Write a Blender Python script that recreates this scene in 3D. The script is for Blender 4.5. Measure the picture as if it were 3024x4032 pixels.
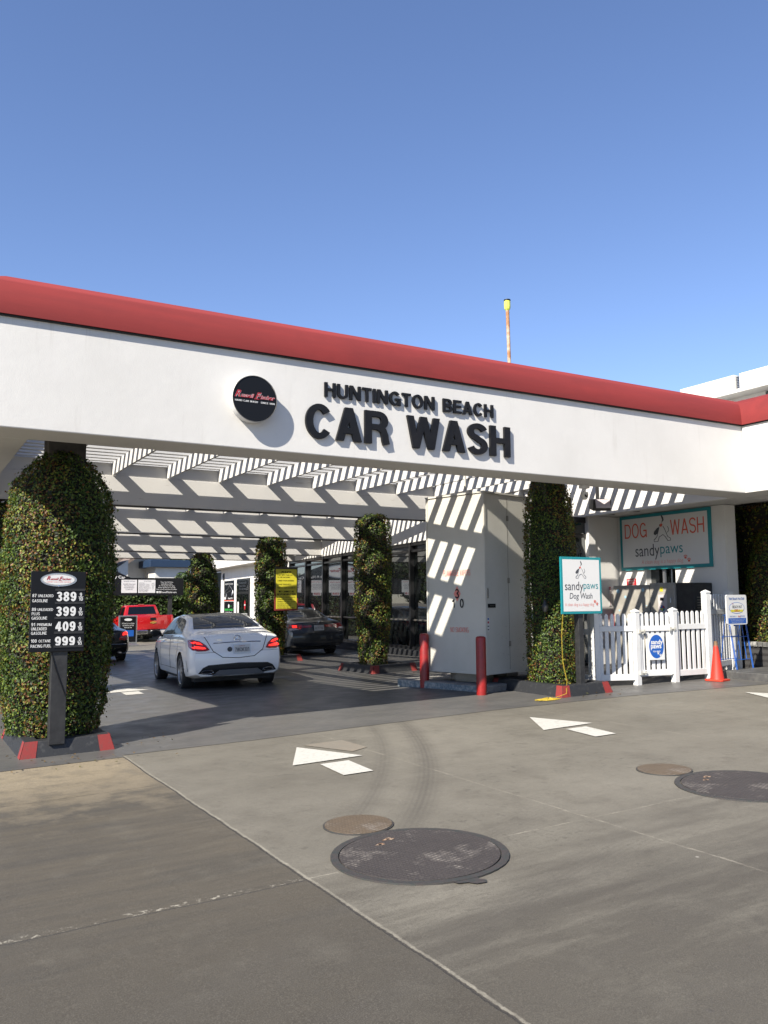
import bpy, bmesh, math, random
import numpy as np
from mathutils import Vector, Matrix
from mathutils.bvhtree import BVHTree
from mathutils.geometry import tessellate_polygon
S = bpy.context.scene
for o in list(bpy.data.objects): bpy.data.objects.remove(o)
COL = S.collection
R = math.radians
# ------------------------------------------------------------ camera
YAW, PITCH, ROLL, EYE = R(30.2), R(6.07), R(-0.42), 1.65
cd = bpy.data.cameras.new('camera'); cam = bpy.data.objects.new('camera', cd); COL.objects.link(cam)
Fv = Vector((math.sin(YAW)*math.cos(PITCH), math.cos(YAW)*math.cos(PITCH), math.sin(PITCH)))
R0 = Vector((math.cos(YAW), -math.sin(YAW), 0)); U0 = R0.cross(Fv)
Rv = R0*math.cos(ROLL)+U0*math.sin(ROLL); Uv = Rv.cross(Fv)
cam.matrix_world = Matrix(((Rv.x, Uv.x, -Fv.x, 0), (Rv.y, Uv.y, -Fv.y, 0), (Rv.z, Uv.z, -Fv.z, EYE), (0, 0, 0, 1)))
cd.sensor_fit = 'VERTICAL'; cd.sensor_height = 36; cd.lens = 3300/4032*36; cd.clip_end = 2000; cd.clip_start = .05
S.camera = cam
# ------------------------------------------------------------ light
SD = Vector((1.1, .52, -1.0)).normalized()          # direction the sunlight travels
elev = math.asin(-SD.z); az = math.atan2(-SD.x, -SD.y)  # azimuth of the sun, clockwise from +Y
W = bpy.data.worlds.new('World'); S.world = W; W.use_nodes = True
nt = W.node_tree; sky = nt.nodes.new('ShaderNodeTexSky'); sky.sky_type = 'NISHITA'; sky.sun_disc = False
sky.sun_elevation = elev; sky.sun_rotation = az; sky.air_density = 1.0; sky.dust_density = .1; sky.ozone_density = 3.0; sky.altitude = 0
bg = nt.nodes['Background']; bg.inputs[1].default_value = .076
tm = nt.nodes.new('ShaderNodeMix'); tm.data_type = 'RGBA'; tm.blend_type = 'MULTIPLY'; tm.inputs[0].default_value = 1; nt.links.new(sky.outputs[0], tm.inputs[6]); tm.inputs[7].default_value = (.99, .98, 1.12, 1)   # white balance of the daylight
nt.links.new(tm.outputs[2], bg.inputs[0])
sl = bpy.data.lights.new('sun', 'SUN'); sl.energy = 5.0; sl.angle = R(.53); sl.color = (1, .93, .82)
so = bpy.data.objects.new('sun', sl); COL.objects.link(so); so.rotation_euler = SD.to_track_quat('-Z', 'Y').to_euler(); so.location = (-20, -10, 30)
S.view_settings.view_transform = 'Standard'; S.view_settings.look = 'None'; S.view_settings.exposure = 1.2; S.view_settings.gamma = 1
S.render.engine = 'CYCLES'; S.render.resolution_x = 768; S.render.resolution_y = 1024

# ------------------------------------------------------------ helpers
def gh(x, y): return .022*min(max(x, -15), 16)-.0176*min(max(y-12, 0), 40)
def link(o, parent=None):
    COL.objects.link(o)
    if parent is not None: o.parent = parent
    return o
def tag(o, label=None, cat=None, group=None, kind=None):
    if label: o['label'] = label
    if cat: o['category'] = cat
    if group: o['group'] = group
    if kind: o['kind'] = kind
    return o
def thing(name, label, cat, loc=(0, 0, 0), rz=0, group=None):
    o = bpy.data.objects.new(name, None); o.empty_display_size = .2; COL.objects.link(o)
    o.location = loc; o.rotation_euler = (0, 0, rz)
    return tag(o, label, cat, group)
def copy_tree(o, parent=None):
    c = o.copy(); COL.objects.link(c); c.parent = parent
    for ch in list(o.children): copy_tree(ch, c)
    return c
class MB:
    def __init__(s): s.v = []; s.f = []; s.m = []
    def add(s, v, f, m=0):
        b = len(s.v); s.v += [tuple(p) for p in v]; s.f += [tuple(i+b for i in q) for q in f]; s.m += [m]*len(f); return s
    def box(s, x0, x1, y0, y1, z0, z1, m=0, M=None):
        v = [Vector((x, y, z)) for z in (z0, z1) for y in (y0, y1) for x in (x0, x1)]
        if M is not None: v = [M @ p for p in v]
        return s.add(v, [(0, 2, 3, 1), (4, 5, 7, 6), (0, 1, 5, 4), (2, 6, 7, 3), (0, 4, 6, 2), (1, 3, 7, 5)], m)
    def tube(s, pts, r, n=8, m=0, cap=True):
        pts = [Vector(p) for p in pts]; rs = r if hasattr(r, '__len__') else [r]*len(pts)
        rings = []; up = None
        for i, p in enumerate(pts):
            d = (pts[min(i+1, len(pts)-1)]-pts[max(i-1, 0)]).normalized()
            if up is None: up = d.orthogonal().normalized()
            up = (up-d*up.dot(d)); up = up.normalized() if up.length > 1e-6 else d.orthogonal().normalized()
            w = d.cross(up)
            rings.append([p+(up*math.cos(a)+w*math.sin(a))*rs[i] for a in [2*math.pi*k/n for k in range(n)]])
        v = [q for g in rings for q in g]; f = []
        for i in range(len(pts)-1):
            for k in range(n):
                f.append((i*n+k, i*n+(k+1) % n, (i+1)*n+(k+1) % n, (i+1)*n+k))
        if cap: f += [tuple(range(n))[::-1], tuple(range((len(pts)-1)*n, len(pts)*n))]
        return s.add(v, f, m)
    def lathe(s, prof, n=24, m=0, M=None):   # prof of (r,z) round z
        v = []; f = []
        for r, z in prof:
            for k in range(n):
                a = 2*math.pi*k/n; p = Vector((r*math.cos(a), r*math.sin(a), z)); v.append(M @ p if M is not None else p)
        for i in range(len(prof)-1):
            for k in range(n): f.append((i*n+k, i*n+(k+1) % n, (i+1)*n+(k+1) % n, (i+1)*n+k))
        return s.add(v, f, m)
    def prism(s, poly, t, O, X, Y, m=0):   # poly in (X,Y) plane, extruded t along X x Y
        O, X, Y = Vector(O), Vector(X), Vector(Y); N = X.cross(Y); n = len(poly)
        v = [O+X*a+Y*b for a, b in poly]+[O+X*a+Y*b+N*t for a, b in poly]
        tr = tessellate_polygon([[Vector((a, b, 0)) for a, b in poly]])
        f = []
        for q in tr:
            a, b, c = [Vector((*poly[i], 0)) for i in q]
            if (b-a).cross(c-a).z < 0: q = q[::-1]
            f += [tuple(i+n for i in q), tuple(q[::-1])]
        ar = sum(poly[i][0]*poly[(i+1) % n][1]-poly[(i+1) % n][0]*poly[i][1] for i in range(n))
        for i in range(n):
            j = (i+1) % n; q = (i, j, j+n, i+n); f.append(q if ar > 0 else q[::-1])
        return s.add(v, f, m)
    def build(s, name, mats, parent=None, smooth=False, bevel=0, seg=2):
        me = bpy.data.meshes.new(name); me.from_pydata(s.v, [], s.f)
        if not isinstance(mats, (list, tuple)): mats = [mats]
        for q in mats: me.materials.append(q)
        if len(mats) > 1: me.polygons.foreach_set('material_index', s.m)
        if bevel:
            b = bmesh.new(); b.from_mesh(me); bmesh.ops.remove_doubles(b, verts=b.verts, dist=1e-5)
            es = [e for e in b.edges if len(e.link_faces) == 2 and e.calc_face_angle(0) > .5]
            bmesh.ops.bevel(b, geom=es, offset=bevel, segments=seg, affect='EDGES', profile=.5); b.to_mesh(me); b.free()
        if smooth:
            me.polygons.foreach_set('use_smooth', [True]*len(me.polygons)); me.set_sharp_from_angle(angle=R(38 if smooth is True else smooth))
        me.update(); o = bpy.data.objects.new(name, me); return link(o, parent)
def bx(name, x0, x1, y0, y1, z0, z1, m, parent=None, bevel=0):
    return MB().box(x0, x1, y0, y1, z0, z1).build(name, m, parent, bevel=bevel)
# ------------------------------------------------------------ materials
class NT:
    def __init__(s, name):
        s.m = bpy.data.materials.new(name); s.m.use_nodes = True; s.t = s.m.node_tree; s.b = s.t.nodes['Principled BSDF']; s.co = None
    def n(s, typ, ins={}, **kw):
        d = s.t.nodes.new(typ)
        for k, v in kw.items(): setattr(d, k, v)
        for k, v in ins.items():
            if isinstance(v, bpy.types.NodeSocket): s.t.links.new(v, d.inputs[k])
            else: d.inputs[k].default_value = v
        return d
    def obj(s):
        if s.co is None: s.co = s.n('ShaderNodeTexCoord').outputs['Object']
        return s.co
    def noise(s, scale, det=4, rough=.6, vec=None, dist=0):
        return s.n('ShaderNodeTexNoise', {'Vector': vec or s.obj(), 'Scale': scale, 'Detail': det, 'Roughness': rough, 'Distortion': dist}).outputs['Fac']
    def ramp(s, f, a, b, lo=0., hi=1.):
        return s.n('ShaderNodeMapRange', {'Value': f, 'From Min': a, 'From Max': b, 'To Min': lo, 'To Max': hi}).outputs[0]
    def math(s, op, a, b=0., c=None):
        d = s.n('ShaderNodeMath', {0: a, 1: b}, operation=op)
        if c is not None: d.inputs[2].default_value = c
        return d.outputs[0]
    def mix(s, f, a, b, mode='MIX'):
        d = s.n('ShaderNodeMix', data_type='RGBA', blend_type=mode)
        for k, v in ((0, f), (6, a), (7, b)):
            if isinstance(v, bpy.types.NodeSocket): s.t.links.new(v, d.inputs[k])
            else: d.inputs[k].default_value = v if k == 0 else (*v, 1) if len(v) == 3 else v
        return d.outputs[2]
    def set(s, k, v):
        if isinstance(v, bpy.types.NodeSocket): s.t.links.new(v, s.b.inputs[k])
        else: s.b.inputs[k].default_value = v
    def bump(s, h, strength=.3, dist=.01):
        s.set('Normal', s.n('ShaderNodeBump', {'Height': h, 'Strength': strength, 'Distance': dist}).outputs[0])
def pbr(name, col, rough=.6, metal=0, col2=None, ns=3., lo=.4, hi=.65, bs=0, bstr=.2, bd=.004, coat=0, emit=0, spec=.5):
    if metal == 0 and not emit: col = tuple(c*.86 for c in col); col2 = tuple(c*.86 for c in col2) if col2 else None
    q = NT(name); q.set('Base Color', (*col, 1)); q.set('Roughness', rough); q.set('Metallic', metal); q.set('Specular IOR Level', spec)
    if col2: q.set('Base Color', q.mix(q.ramp(q.noise(ns, 6, .65), lo, hi), col, col2))
    if bs: q.bump(q.noise(bs, 4, .6), bstr, bd)
    if coat: q.set('Coat Weight', coat); q.set('Coat Roughness', .03)
    if emit: q.set('Emission Color', (*col, 1)); q.set('Emission Strength', emit)
    return q.m
M = {}
M['stucco'] = None
def stucco():
    q = NT('white_stucco'); n1 = q.noise(.8, 5, .6); 
    sep = q.n('ShaderNodeMapping', {'Vector': q.obj(), 'Scale': (2.2, 2.2, .25)}).outputs[0]
    n2 = q.noise(2.2, 6, .7, vec=sep)
    c = q.mix(q.ramp(n1, .35, .7), (.55, .54, .515), (.50, .49, .465)); c = q.mix(q.ramp(n2, .60, .78, 0, .30), c, (.33, .31, .275)); z_ = q.n('ShaderNodeSeparateXYZ', {0: q.obj()}).outputs[2]; dp = q.noise(1.0, 5, .75, vec=q.n('ShaderNodeMapping', {'Vector': q.obj(), 'Scale': (9, 9, .35)}).outputs[0]); c = q.mix(q.math('MULTIPLY', q.ramp(dp, .60, .74), q.ramp(z_, 4.15, 4.6, 0, .42)), c, (.24, .22, .18)); c = q.mix(q.ramp(q.noise(3.5, 3, .5), .60, .63, 0, .10), c, (.60, .59, .56)); q.set('Base Color', c); q.set('Roughness', .8)
    q.bump(q.math('ADD', q.math('MULTIPLY', q.noise(90, 3, .6), .5), q.math('MULTIPLY', q.noise(9, 4, .6), .9)), .35, .006); return q.m
M['stucco'] = stucco()
def wood():
    q = NT('white_painted_wood'); sep = q.n('ShaderNodeMapping', {'Vector': q.obj(), 'Scale': (.4, 2.5, 3.5)}).outputs[0]
    n = q.noise(3.5, 6, .7, vec=sep); c = q.mix(q.ramp(n, .62, .75), (.50, .49, .465), (.30, .26, .21)); q.set('Base Color', c); q.set('Roughness', .7)
    q.bump(q.noise(25, 4, .6), .25, .004); return q.m
M['wood'] = wood()
def redroof():
    q = NT('red_canvas_paint'); sep = q.n('ShaderNodeMapping', {'Vector': q.obj(), 'Scale': (.25, 2, 2)}).outputs[0]
    c = q.mix(q.ramp(q.noise(2, 5, .6, vec=sep), .35, .7), (.185, .024, .023), (.145, .021, .021)); c = q.mix(q.ramp(q.noise(.7, 4, .7), .5, .75, 0, .5), c, (.12, .018, .019))
    q.set('Base Color', c); q.set('Roughness', .8); q.set('Specular IOR Level', .25); q.bump(q.noise(1.5, 3, .5), .15, .03); return q.m
M['red'] = redroof()
M['darkgap'] = pbr('black_trim', (.02, .018, .016), .7)
M['letter'] = pbr('black_letter_plastic', (.006, .0065, .008), .5, col2=(.010, .010, .011), ns=6, spec=.25)
M['black'] = pbr('black_panel', (.005, .0055, .007), .45, spec=.25)
M['white'] = pbr('white_print', (.62, .62, .61), .5)
M['whitepl'] = pbr('white_vinyl', (.64, .64, .63), .4, col2=(.56, .555, .53), ns=4, lo=.5, hi=.8)
M['redprint'] = pbr('red_print', (.36, .012, .02), .45)
M['kerbblack'] = pbr('black_kerb_paint', (.015, .016, .018), .6, col2=(.055, .055, .053), ns=14, lo=.55, hi=.75, bs=60, bstr=.4)
M['kerbred'] = pbr('red_kerb_paint', (.21, .020, .017), .65, col2=(.13, .035, .028), ns=18, lo=.5, hi=.7, bs=60, bstr=.3)
M['bollard'] = pbr('red_bollard_paint', (.27, .010, .008), .42, col2=(.19, .009, .008), ns=8, bs=30, bstr=.15)
M['cabinet'] = pbr('cream_painted_steel', (.52, .505, .45), .5, col2=(.47, .455, .40), ns=1.2, bs=2.5, bstr=.08, bd=.02)
M['concrete'] = pbr('old_concrete', (.22, .21, .19), .85, col2=(.13, .125, .118), ns=6, bs=40, bstr=.5)
M['postgrey'] = pbr('grey_concrete_post', (.08, .07, .057), .8, col2=(.045, .04, .032), ns=5, bs=30, bstr=.4)
M['darkmetal'] = pbr('dark_painted_metal', (.014, .014, .015), .5, col2=(.028, .028, .028), ns=9)
M['frame'] = pbr('black_aluminium', (.012, .012, .013), .3)
M['rubber'] = pbr('tyre_rubber', (.018, .018, .019), .75, bs=60)
M['alloy'] = pbr('alloy_rim', (.42, .43, .45), .3, metal=.85)
M['chrome'] = pbr('chrome', (.75, .75, .76), .12, metal=1)
M['steel'] = pbr('brushed_steel', (.24, .225, .20), .4, metal=.7, col2=(.17, .16, .14), ns=2)
M['teal'] = pbr('teal_print', (.006, .21, .24), .45)
M['greytext'] = pbr('charcoal_print', (.05, .055, .065), .5)
M['salmon'] = pbr('salmon_print', (.62, .10, .06), .5)
M['palered'] = pbr('faded_red_print', (.70, .22, .18), .5)
M['blue'] = pbr('blue_enamel', (.01, .085, .36), .4)
M['yellow'] = pbr('yellow_sign', (.55, .49, .03), .5)
M['orange'] = pbr('cone_orange', (.50, .04, .015), .5, col2=(.20, .035, .02), ns=9, lo=.52, hi=.72)
M['rust'] = pbr('rusty_pipe', (.55, .43, .32), .8, col2=(.33, .16, .07), ns=7, lo=.38, hi=.6, bs=40)
M['hivis'] = pbr('yellow_green_cap', (.62, .70, .10), .5)
M['rope'] = pbr('yellow_rope', (.50, .36, .03), .6)
M['soil'] = pbr('dry_soil', (.10, .075, .05), .95, col2=(.05, .04, .03), ns=30, bs=60, bstr=.8)
M['whitewall'] = pbr('white_rendered_wall', (.66, .645, .61), .85, col2=(.60, .58, .54), ns=1.5, bs=30, bstr=.2)
M['bluetrim'] = pbr('navy_parapet', (.015, .035, .075), .5)
M['shingle'] = pbr('brown_shingle', (.20, .15, .12), .85, col2=(.12, .09, .07), ns=9, bs=9, bstr=.6)
def glass(name, tint, fac, gc=.8):
    q = NT(name); q.set('Base Color', (*tint, 1)); q.set('Roughness', .3); q.set('Specular IOR Level', .1)
    g = q.n('ShaderNodeBsdfGlossy', {'Color': (gc*.96, gc, gc*1.02, 1), 'Roughness': .012})
    lw = q.n('ShaderNodeFresnel', {'IOR': 1.5}).outputs[0]
    mx = q.n('ShaderNodeMixShader', {0: q.math('MAXIMUM', q.ramp(lw, 0, 1, fac, 1), fac), 1: q.b.outputs[0], 2: g.outputs[0]})
    q.t.links.new(mx.outputs[0], q.t.nodes['Material Output'].inputs[0]); return q.m
M['shopglass'] = glass('tinted_shop_glass', (.003, .004, .004), .16, .80)
M['carglass'] = glass('dark_car_glass', (.003, .004, .005), .05, .42)
def carpaint(name, col, rough=.25, coat=1.0):
    return pbr(name, col, rough, coat=coat, spec=.35)
M['lampred'] = pbr('red_tail_lens', (.30, .004, .006), .12, coat=1)
M['lampon'] = pbr('lit_brake_lamp', (1.0, .03, .02), .3, emit=.75)
M['lampclear'] = pbr('clear_lens', (.55, .5, .5), .1, coat=1)
# ------------------------------------------------------------ text
def text_mesh(s, bold=0., shear=0., ext=0., align='CENTER', sp=1.0, line=1.0):
    c = bpy.data.curves.new('t', 'FONT'); c.body = s; c.size = 1; c.offset = bold; c.shear = shear; c.extrude = ext; c.align_x = align
    c.space_character = sp; c.space_line = line; c.resolution_u = 5
    o = bpy.data.objects.new('t', c); COL.objects.link(o); dg = bpy.context.evaluated_depsgraph_get()
    me = bpy.data.meshes.new_from_object(o.evaluated_get(dg)); bpy.data.objects.remove(o); bpy.data.curves.remove(c)
    v = [Vector(p.co) for p in me.vertices]; f = [tuple(p.vertices) for p in me.polygons]; bpy.data.meshes.remove(me)
    return v, f
GL = {}
def _arc(cx, cy, rx, ry, a0, a1, n=14): return [(cx+rx*math.cos(R(a0+(a1-a0)*k/n)), cy+ry*math.sin(R(a0+(a1-a0)*k/n))) for k in range(n+1)]
def glyph(c, s):
    """bold grotesque capitals and digits: returns width and list of polygons (cap height 1)"""
    t = s*.86; h = s/2; q = t/2; W_ = lambda w: w
    def rib(pts, cl=False):
        n = len(pts); L_, R_ = [], []
        for i in range(n):
            if cl: a, b = pts[(i-1) % n], pts[(i+1) % n]
            else: a, b = pts[max(i-1, 0)], pts[min(i+1, n-1)]
            dx, dy = b[0]-a[0], b[1]-a[1]; l = math.hypot(dx, dy) or 1; nx, ny = -dy/l, dx/l; r = math.sqrt((nx*h)**2+(ny*q)**2)
            L_.append((pts[i][0]+nx*r, pts[i][1]+ny*r)); R_.append((pts[i][0]-nx*r, pts[i][1]-ny*r))
        if cl: return [('ring', L_, R_)]
        return [('p', L_+R_[::-1])]
    def bx_(x0, y0, x1, y1): return [('p', [(x0, y0), (x1, y0), (x1, y1), (x0, y1)])]
    def dg(xb, xt, yb=0, yt=1, k=1.12): return [('p', [(xb, yb), (xb+s*k, yb), (xt+s*k, yt), (xt, yt)])]
    A = _arc
    if c == 'H': w = .70; return w, bx_(0, 0, s, 1)+bx_(w-s, 0, w, 1)+bx_(s*.9, .5-q+.02, w-s*.9, .5+q+.02)
    if c == 'I': return s, bx_(0, 0, s, 1)
    if c == '1': return .42, bx_(.42-s, 0, .42, 1)+[('p', [(.06, .68), (.42-s, .68), (.42-s*.6, 1), (.25, 1), (.2, .86), (.06, .82)])]
    if c == 'L': w = .56; return w, bx_(0, 0, s, 1)+bx_(s*.9, 0, w, t)
    if c == 'T': w = .62; return w, bx_(0, 1-t, w, 1)+bx_(w/2-h, 0, w/2+h, 1-t*.9)
    if c in 'EF': w = .60; return w, bx_(0, 0, s, 1)+bx_(s*.9, 1-t, w, 1)+bx_(s*.9, .5-q+.02, w*.94, .5+q+.02)+(bx_(s*.9, 0, w, t) if c == 'E' else [])
    if c == 'N': w = .72; return w, bx_(0, 0, s, 1)+bx_(w-s, 0, w, 1)+dg(w-s*1.12, 0)
    if c == 'M': w = .84; return w, bx_(0, 0, s, 1)+bx_(w-s, 0, w, 1)+dg(w/2-s*.5, 0, k=1)+dg(w/2-s*.5, w-s, k=1)
    if c == 'A': w = .74; return w, dg(0, w/2-s*.56)+dg(w-s*1.12, w/2-s*.56)+bx_(.17, .22, w-.17, .22+t)
    if c == 'V': w = .70; return w, dg(w/2-s*.56, 0)+dg(w/2-s*.56, w-s*1.12)
    if c == 'W': w = 1.02; a = .235; return w, dg(a-s*.3, 0, k=1)+dg(a-s*.3, w/2-s*.5, k=1)+dg(w-a-s*.7, w/2-s*.5, k=1)+dg(w-a-s*.7, w-s, k=1)
    if c == 'X': w = .70; return w, dg(0, w-s*1.2, k=1.2)+dg(w-s*1.2, 0, k=1.2)
    if c == 'Y': w = .68; return w, bx_(w/2-h, 0, w/2+h, .45)+dg(w/2-s*.56, 0, .4)+dg(w/2-s*.56, w-s*1.12, .4)
    if c == 'Z': w = .62; return w, bx_(0, 1-t, w, 1)+bx_(0, 0, w, t)+dg(0, w-s*1.25, t*.9, 1-t*.9, 1.25)
    if c == 'K': w = .72; return w, bx_(0, 0, s, 1)+dg(s*.8, w-s*1.35, .33, 1, 1.3)+dg(w-s*1.25, s*1.35, 0, .62, 1.25)
    if c == 'U': w = .70; return w, rib([(h, 1), (h, .38)]+A(w/2, .36, w/2-h, .36-q+.01, 180, 360)+[(w-h, .38), (w-h, 1)])
    if c == 'J': w = .54; return w, rib([(w-h, 1), (w-h, .34)]+A(w/2, .32, w/2-h, .32-q+.01, 0, -175))
    if c in 'OQ': w = .78; return w, rib(A(w/2, .5, w/2-h, .515-q, 0, 348, 29), True)+(dg(w-s*1.2, w*.5, -.04, .28, 1) if c == 'Q' else [])
    if c == '0': w = .56; return w, rib(A(w/2, .5, w/2-h, .51-q, 0, 348, 29), True)
    if c == 'C': w = .74; return w, rib(A(w/2, .5, w/2-h, .515-q, 38, 322, 26))
    if c == 'G': w = .77; return w, rib(A(w/2, .5, w/2-h, .515-q, 38, 318, 26))+bx_(w-s, 0, w, .52)+bx_(w*.52, .52-t, w-s*.9, .52)
    if c == 'D': w = .72; return w, bx_(0, 0, s, 1)+rib([(s*.9, 1-q)]+A(w-.36, .5, .36-h, .5-q, 90, -90, 18)+[(s*.9, q)])
    if c == 'P': w = .66; return w, bx_(0, 0, s, 1)+rib([(s*.9, 1-q)]+A(w-.29, .69, .29-h, .31-q, 90, -90)+[(s*.9, .38+q)])
    if c == 'R': w = .71; return w, bx_(0, 0, s, 1)+rib([(s*.9, 1-q)]+A(w-.31, .715, .29-h, .285-q, 90, -90)+[(s*.9, .43+q)])+rib([(w-.30, .50), (w-.17, .43), (w-.125, .30), (w-.11, .14), (w-.075, 0)])
    if c == 'B': w = .69; return w, bx_(0, 0, s, 1)+rib([(s*.9, 1-q)]+A(w-.30, .735, .27-h, .265-q, 90, -90)+[(s*.9, .47+q)])+rib([(s*.9, .54-q)]+A(w-.28, .27, .28-h, .27-q, 90, -90)+[(s*.9, q)])
    if c in 'S': w = .67; return w, rib(A(w/2, .735, w/2-h, .275-q, 15, 255, 18)+A(w/2, .275, w/2-h, .285-q, 75, -165, 18))
    if c == '8': w = .56; return w, rib(A(w/2, .755, w/2-h-.02, .255-q, 0, 345, 23), True)+rib(A(w/2, .28, w/2-h, .29-q, 0, 345, 23), True)
    if c == '3': w = .56; return w, rib(A(w/2, .755, w/2-h-.02, .255-q, 165, -80, 16)+[(w*.42, .53)])+rib([(w*.42, .53)]+A(w/2, .275, w/2-h, .285-q, 80, -165, 16))
    if c == '2': w = .56; return w, rib(A(w/2, .70, w/2-h, .31-q, 165, -30, 14)+[(w*.36, .28), (s*.55, .10)])+bx_(0, 0, w, t)
    if c == '5': w = .56; return w, bx_(.09, 1-t, w-.03, 1)+dg(.03, .09, .42, 1, .85)+rib([(s*.6, .50)]+A(w/2, .325, w/2-h, .335-q, 120, -160, 18))
    if c == '6': w = .56; return w, rib(A(w/2, .32, w/2-h, .33-q, 0, 345, 23), True)+rib(A(w/2, .5, w/2-h, .51-q, 35, 190, 14))
    if c == '9': w = .56; return w, rib(A(w/2, .68, w/2-h, .33-q, 0, 345, 23), True)+rib(A(w/2, .5, w/2-h, .51-q, 215, 370, 14))
    if c == '4': w = .58; return w, bx_(w-s*1.5, 0, w-s*.5, 1)+bx_(0, .22, w, .22+t)+[('p', [(0, .22), (s, .22+t*.4), (w-s*1.1, .86), (w-s*.9, 1), (w-s*1.5, 1), (0, .40)])]
    if c == '7': w = .56; return w, bx_(0, 1-t, w, 1)+rib([(w-h, 1-t*.6), (w*.55, .5), (w*.42, 0)])
    if c == '-': return .34, bx_(.03, .34, .31, .34+t)
    if c == '.': return .2, bx_(.02, 0, .02+s*.9, s*.9)
    if c == '/': return .34, dg(0, .34-s*.8, k=.8)
    if c == "'": return .2, bx_(.04, .68, .04+s*.7, 1)
    if c == '&': w = .72; return w, rib(A(.30, .76, .17, .19, 0, 345, 18), True)+rib(A(.28, .26, .22, .24, 20, 330, 20))+dg(w-s*1.1, .16, 0, .66, 1)
    if c == '$': w = .58; r = glyph('S', s); return r[0], r[1]+bx_(r[0]/2-h*.4, -.1, r[0]/2+h*.4, 1.1)
    return .30, []
def caps(s, stroke=.21, gap=.10, one=False):
    """list of (char, x offset, polygons)"""
    x = 0; out = []
    for c in s:
        w, g = glyph(c, stroke); out.append((c, x, g)); x += w+gap
    return out, x-gap
def caps_mesh(mb, polys, P, N, step=.0004, ext=0.):
    """P maps (u, v) to a point; strokes step outwards a little so that no two faces share a plane"""
    for k, g in enumerate(polys):
        o = N*(step*k)
        if g[0] == 'p':
            p = g[1]; tr = tessellate_polygon([[Vector((a, b, 0)) for a, b in p]]); n = len(p); b0 = [P(*q)+o for q in p]; f = []
            for q in tr:
                a, b, c = [Vector((*p[i], 0)) for i in q]; f.append(tuple(q) if (b-a).cross(c-a).z > 0 else tuple(q[::-1]))
            if ext:
                ar = sum(p[i][0]*p[(i+1) % n][1]-p[(i+1) % n][0]*p[i][1] for i in range(n)); v = [q+N*ext for q in b0]+b0
                f += [(q_ if ar > 0 else q_[::-1]) for q_ in [(i, i+n, (i+1) % n+n, (i+1) % n) for i in range(n)]]; mb.add(v, f)
            else: mb.add(b0, f)
        else:
            L_, R_ = g[1], g[2]; n = len(L_); a = [P(*q)+o for q in L_]; b = [P(*q)+o for q in R_]
            f = [(i, (i+1) % n, (i+1) % n+n, i+n)[::-1] for i in range(n)]
            if ext:
                v = [q+N*ext for q in a+b]+a+b; f += [(i, (i+1) % n, (i+1) % n+2*n, i+2*n) for i in range(n)]+[(n+i, 3*n+i, 3*n+(i+1) % n, n+(i+1) % n) for i in range(n)]; mb.add(v, f)
            else: mb.add(a+b, f)
def text(name, s, mat, parent, O, X, Y, w=None, h=None, ax=.5, ay=.5, bold=0., shear=0., ext=0., lift=.003, align='CENTER', sp=1.0, line=1.0, thick=0., raw=False):
    """O = anchor point, X / Y unit vectors; fitted to w x h, anchored at (ax, ay) of its box"""
    if not raw and s.upper() == s and '\n' not in s and len(s) > 0 and not s.isspace():
        O, X, Y = Vector(O), Vector(X).normalized(), Vector(Y).normalized(); N = X.cross(Y); out, tw = caps(s, .14+bold*2.6 if bold > -.004 else .12, .10+.05*(sp-1))
        sy = h if h else w/tw; sx = w/tw if w else h; mb = MB(); polys = []
        P = lambda u, v: O+X*((u-tw*ax)*sx+(v-.5)*sy*shear*.5)+Y*((v-ay)*sy)+N*lift
        for c, x, g in out:
            caps_mesh(mb, g, (lambda u, v, x=x: P(u+x, v)), N, min(.0004, .004*sy))
        return mb.build(name, mat, parent)
    v, f = text_mesh(s, bold, shear, ext, align, sp, line)
    x0, x1 = min(p.x for p in v), max(p.x for p in v); y0, y1 = min(p.y for p in v), max(p.y for p in v)
    if w is None: sx = sy = h/(y1-y0)
    elif h is None: sx = sy = w/(x1-x0)
    else: sx, sy = w/(x1-x0), h/(y1-y0)
    O, X, Y = Vector(O), Vector(X).normalized(), Vector(Y).normalized(); N = X.cross(Y)
    z0 = min(p.z for p in v)
    vv = [O+X*((p.x-x0-(x1-x0)*ax)*sx)+Y*((p.y-y0-(y1-y0)*ay)*sy)+N*(lift+(thick if p.z-z0 > 1e-5 else 0)) for p in v]
    mb = MB(); mb.add(vv, f); return mb.build(name, mat, parent)
def panel(name, mat, parent, O, X, Y, x0, x1, y0, y1, t, back=0., bevel=0):
    """flat board: rectangle in the X,Y frame at O, from -back to t along the normal"""
    O, X, Y = Vector(O), Vector(X).normalized(), Vector(Y).normalized(); N = X.cross(Y)
    return MB().prism([(x0, y0), (x1, y0), (x1, y1), (x0, y1)], t+back, O-N*back, X, Y).build(name, mat, parent, bevel=bevel)
def ellipse(n, a, b, cx=0, cy=0): return [(cx+a*math.cos(2*math.pi*k/n), cy+b*math.sin(2*math.pi*k/n)) for k in range(n)]
XP, YP, ZP = Vector((1, 0, 0)), Vector((0, 1, 0)), Vector((0, 0, 1))
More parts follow.
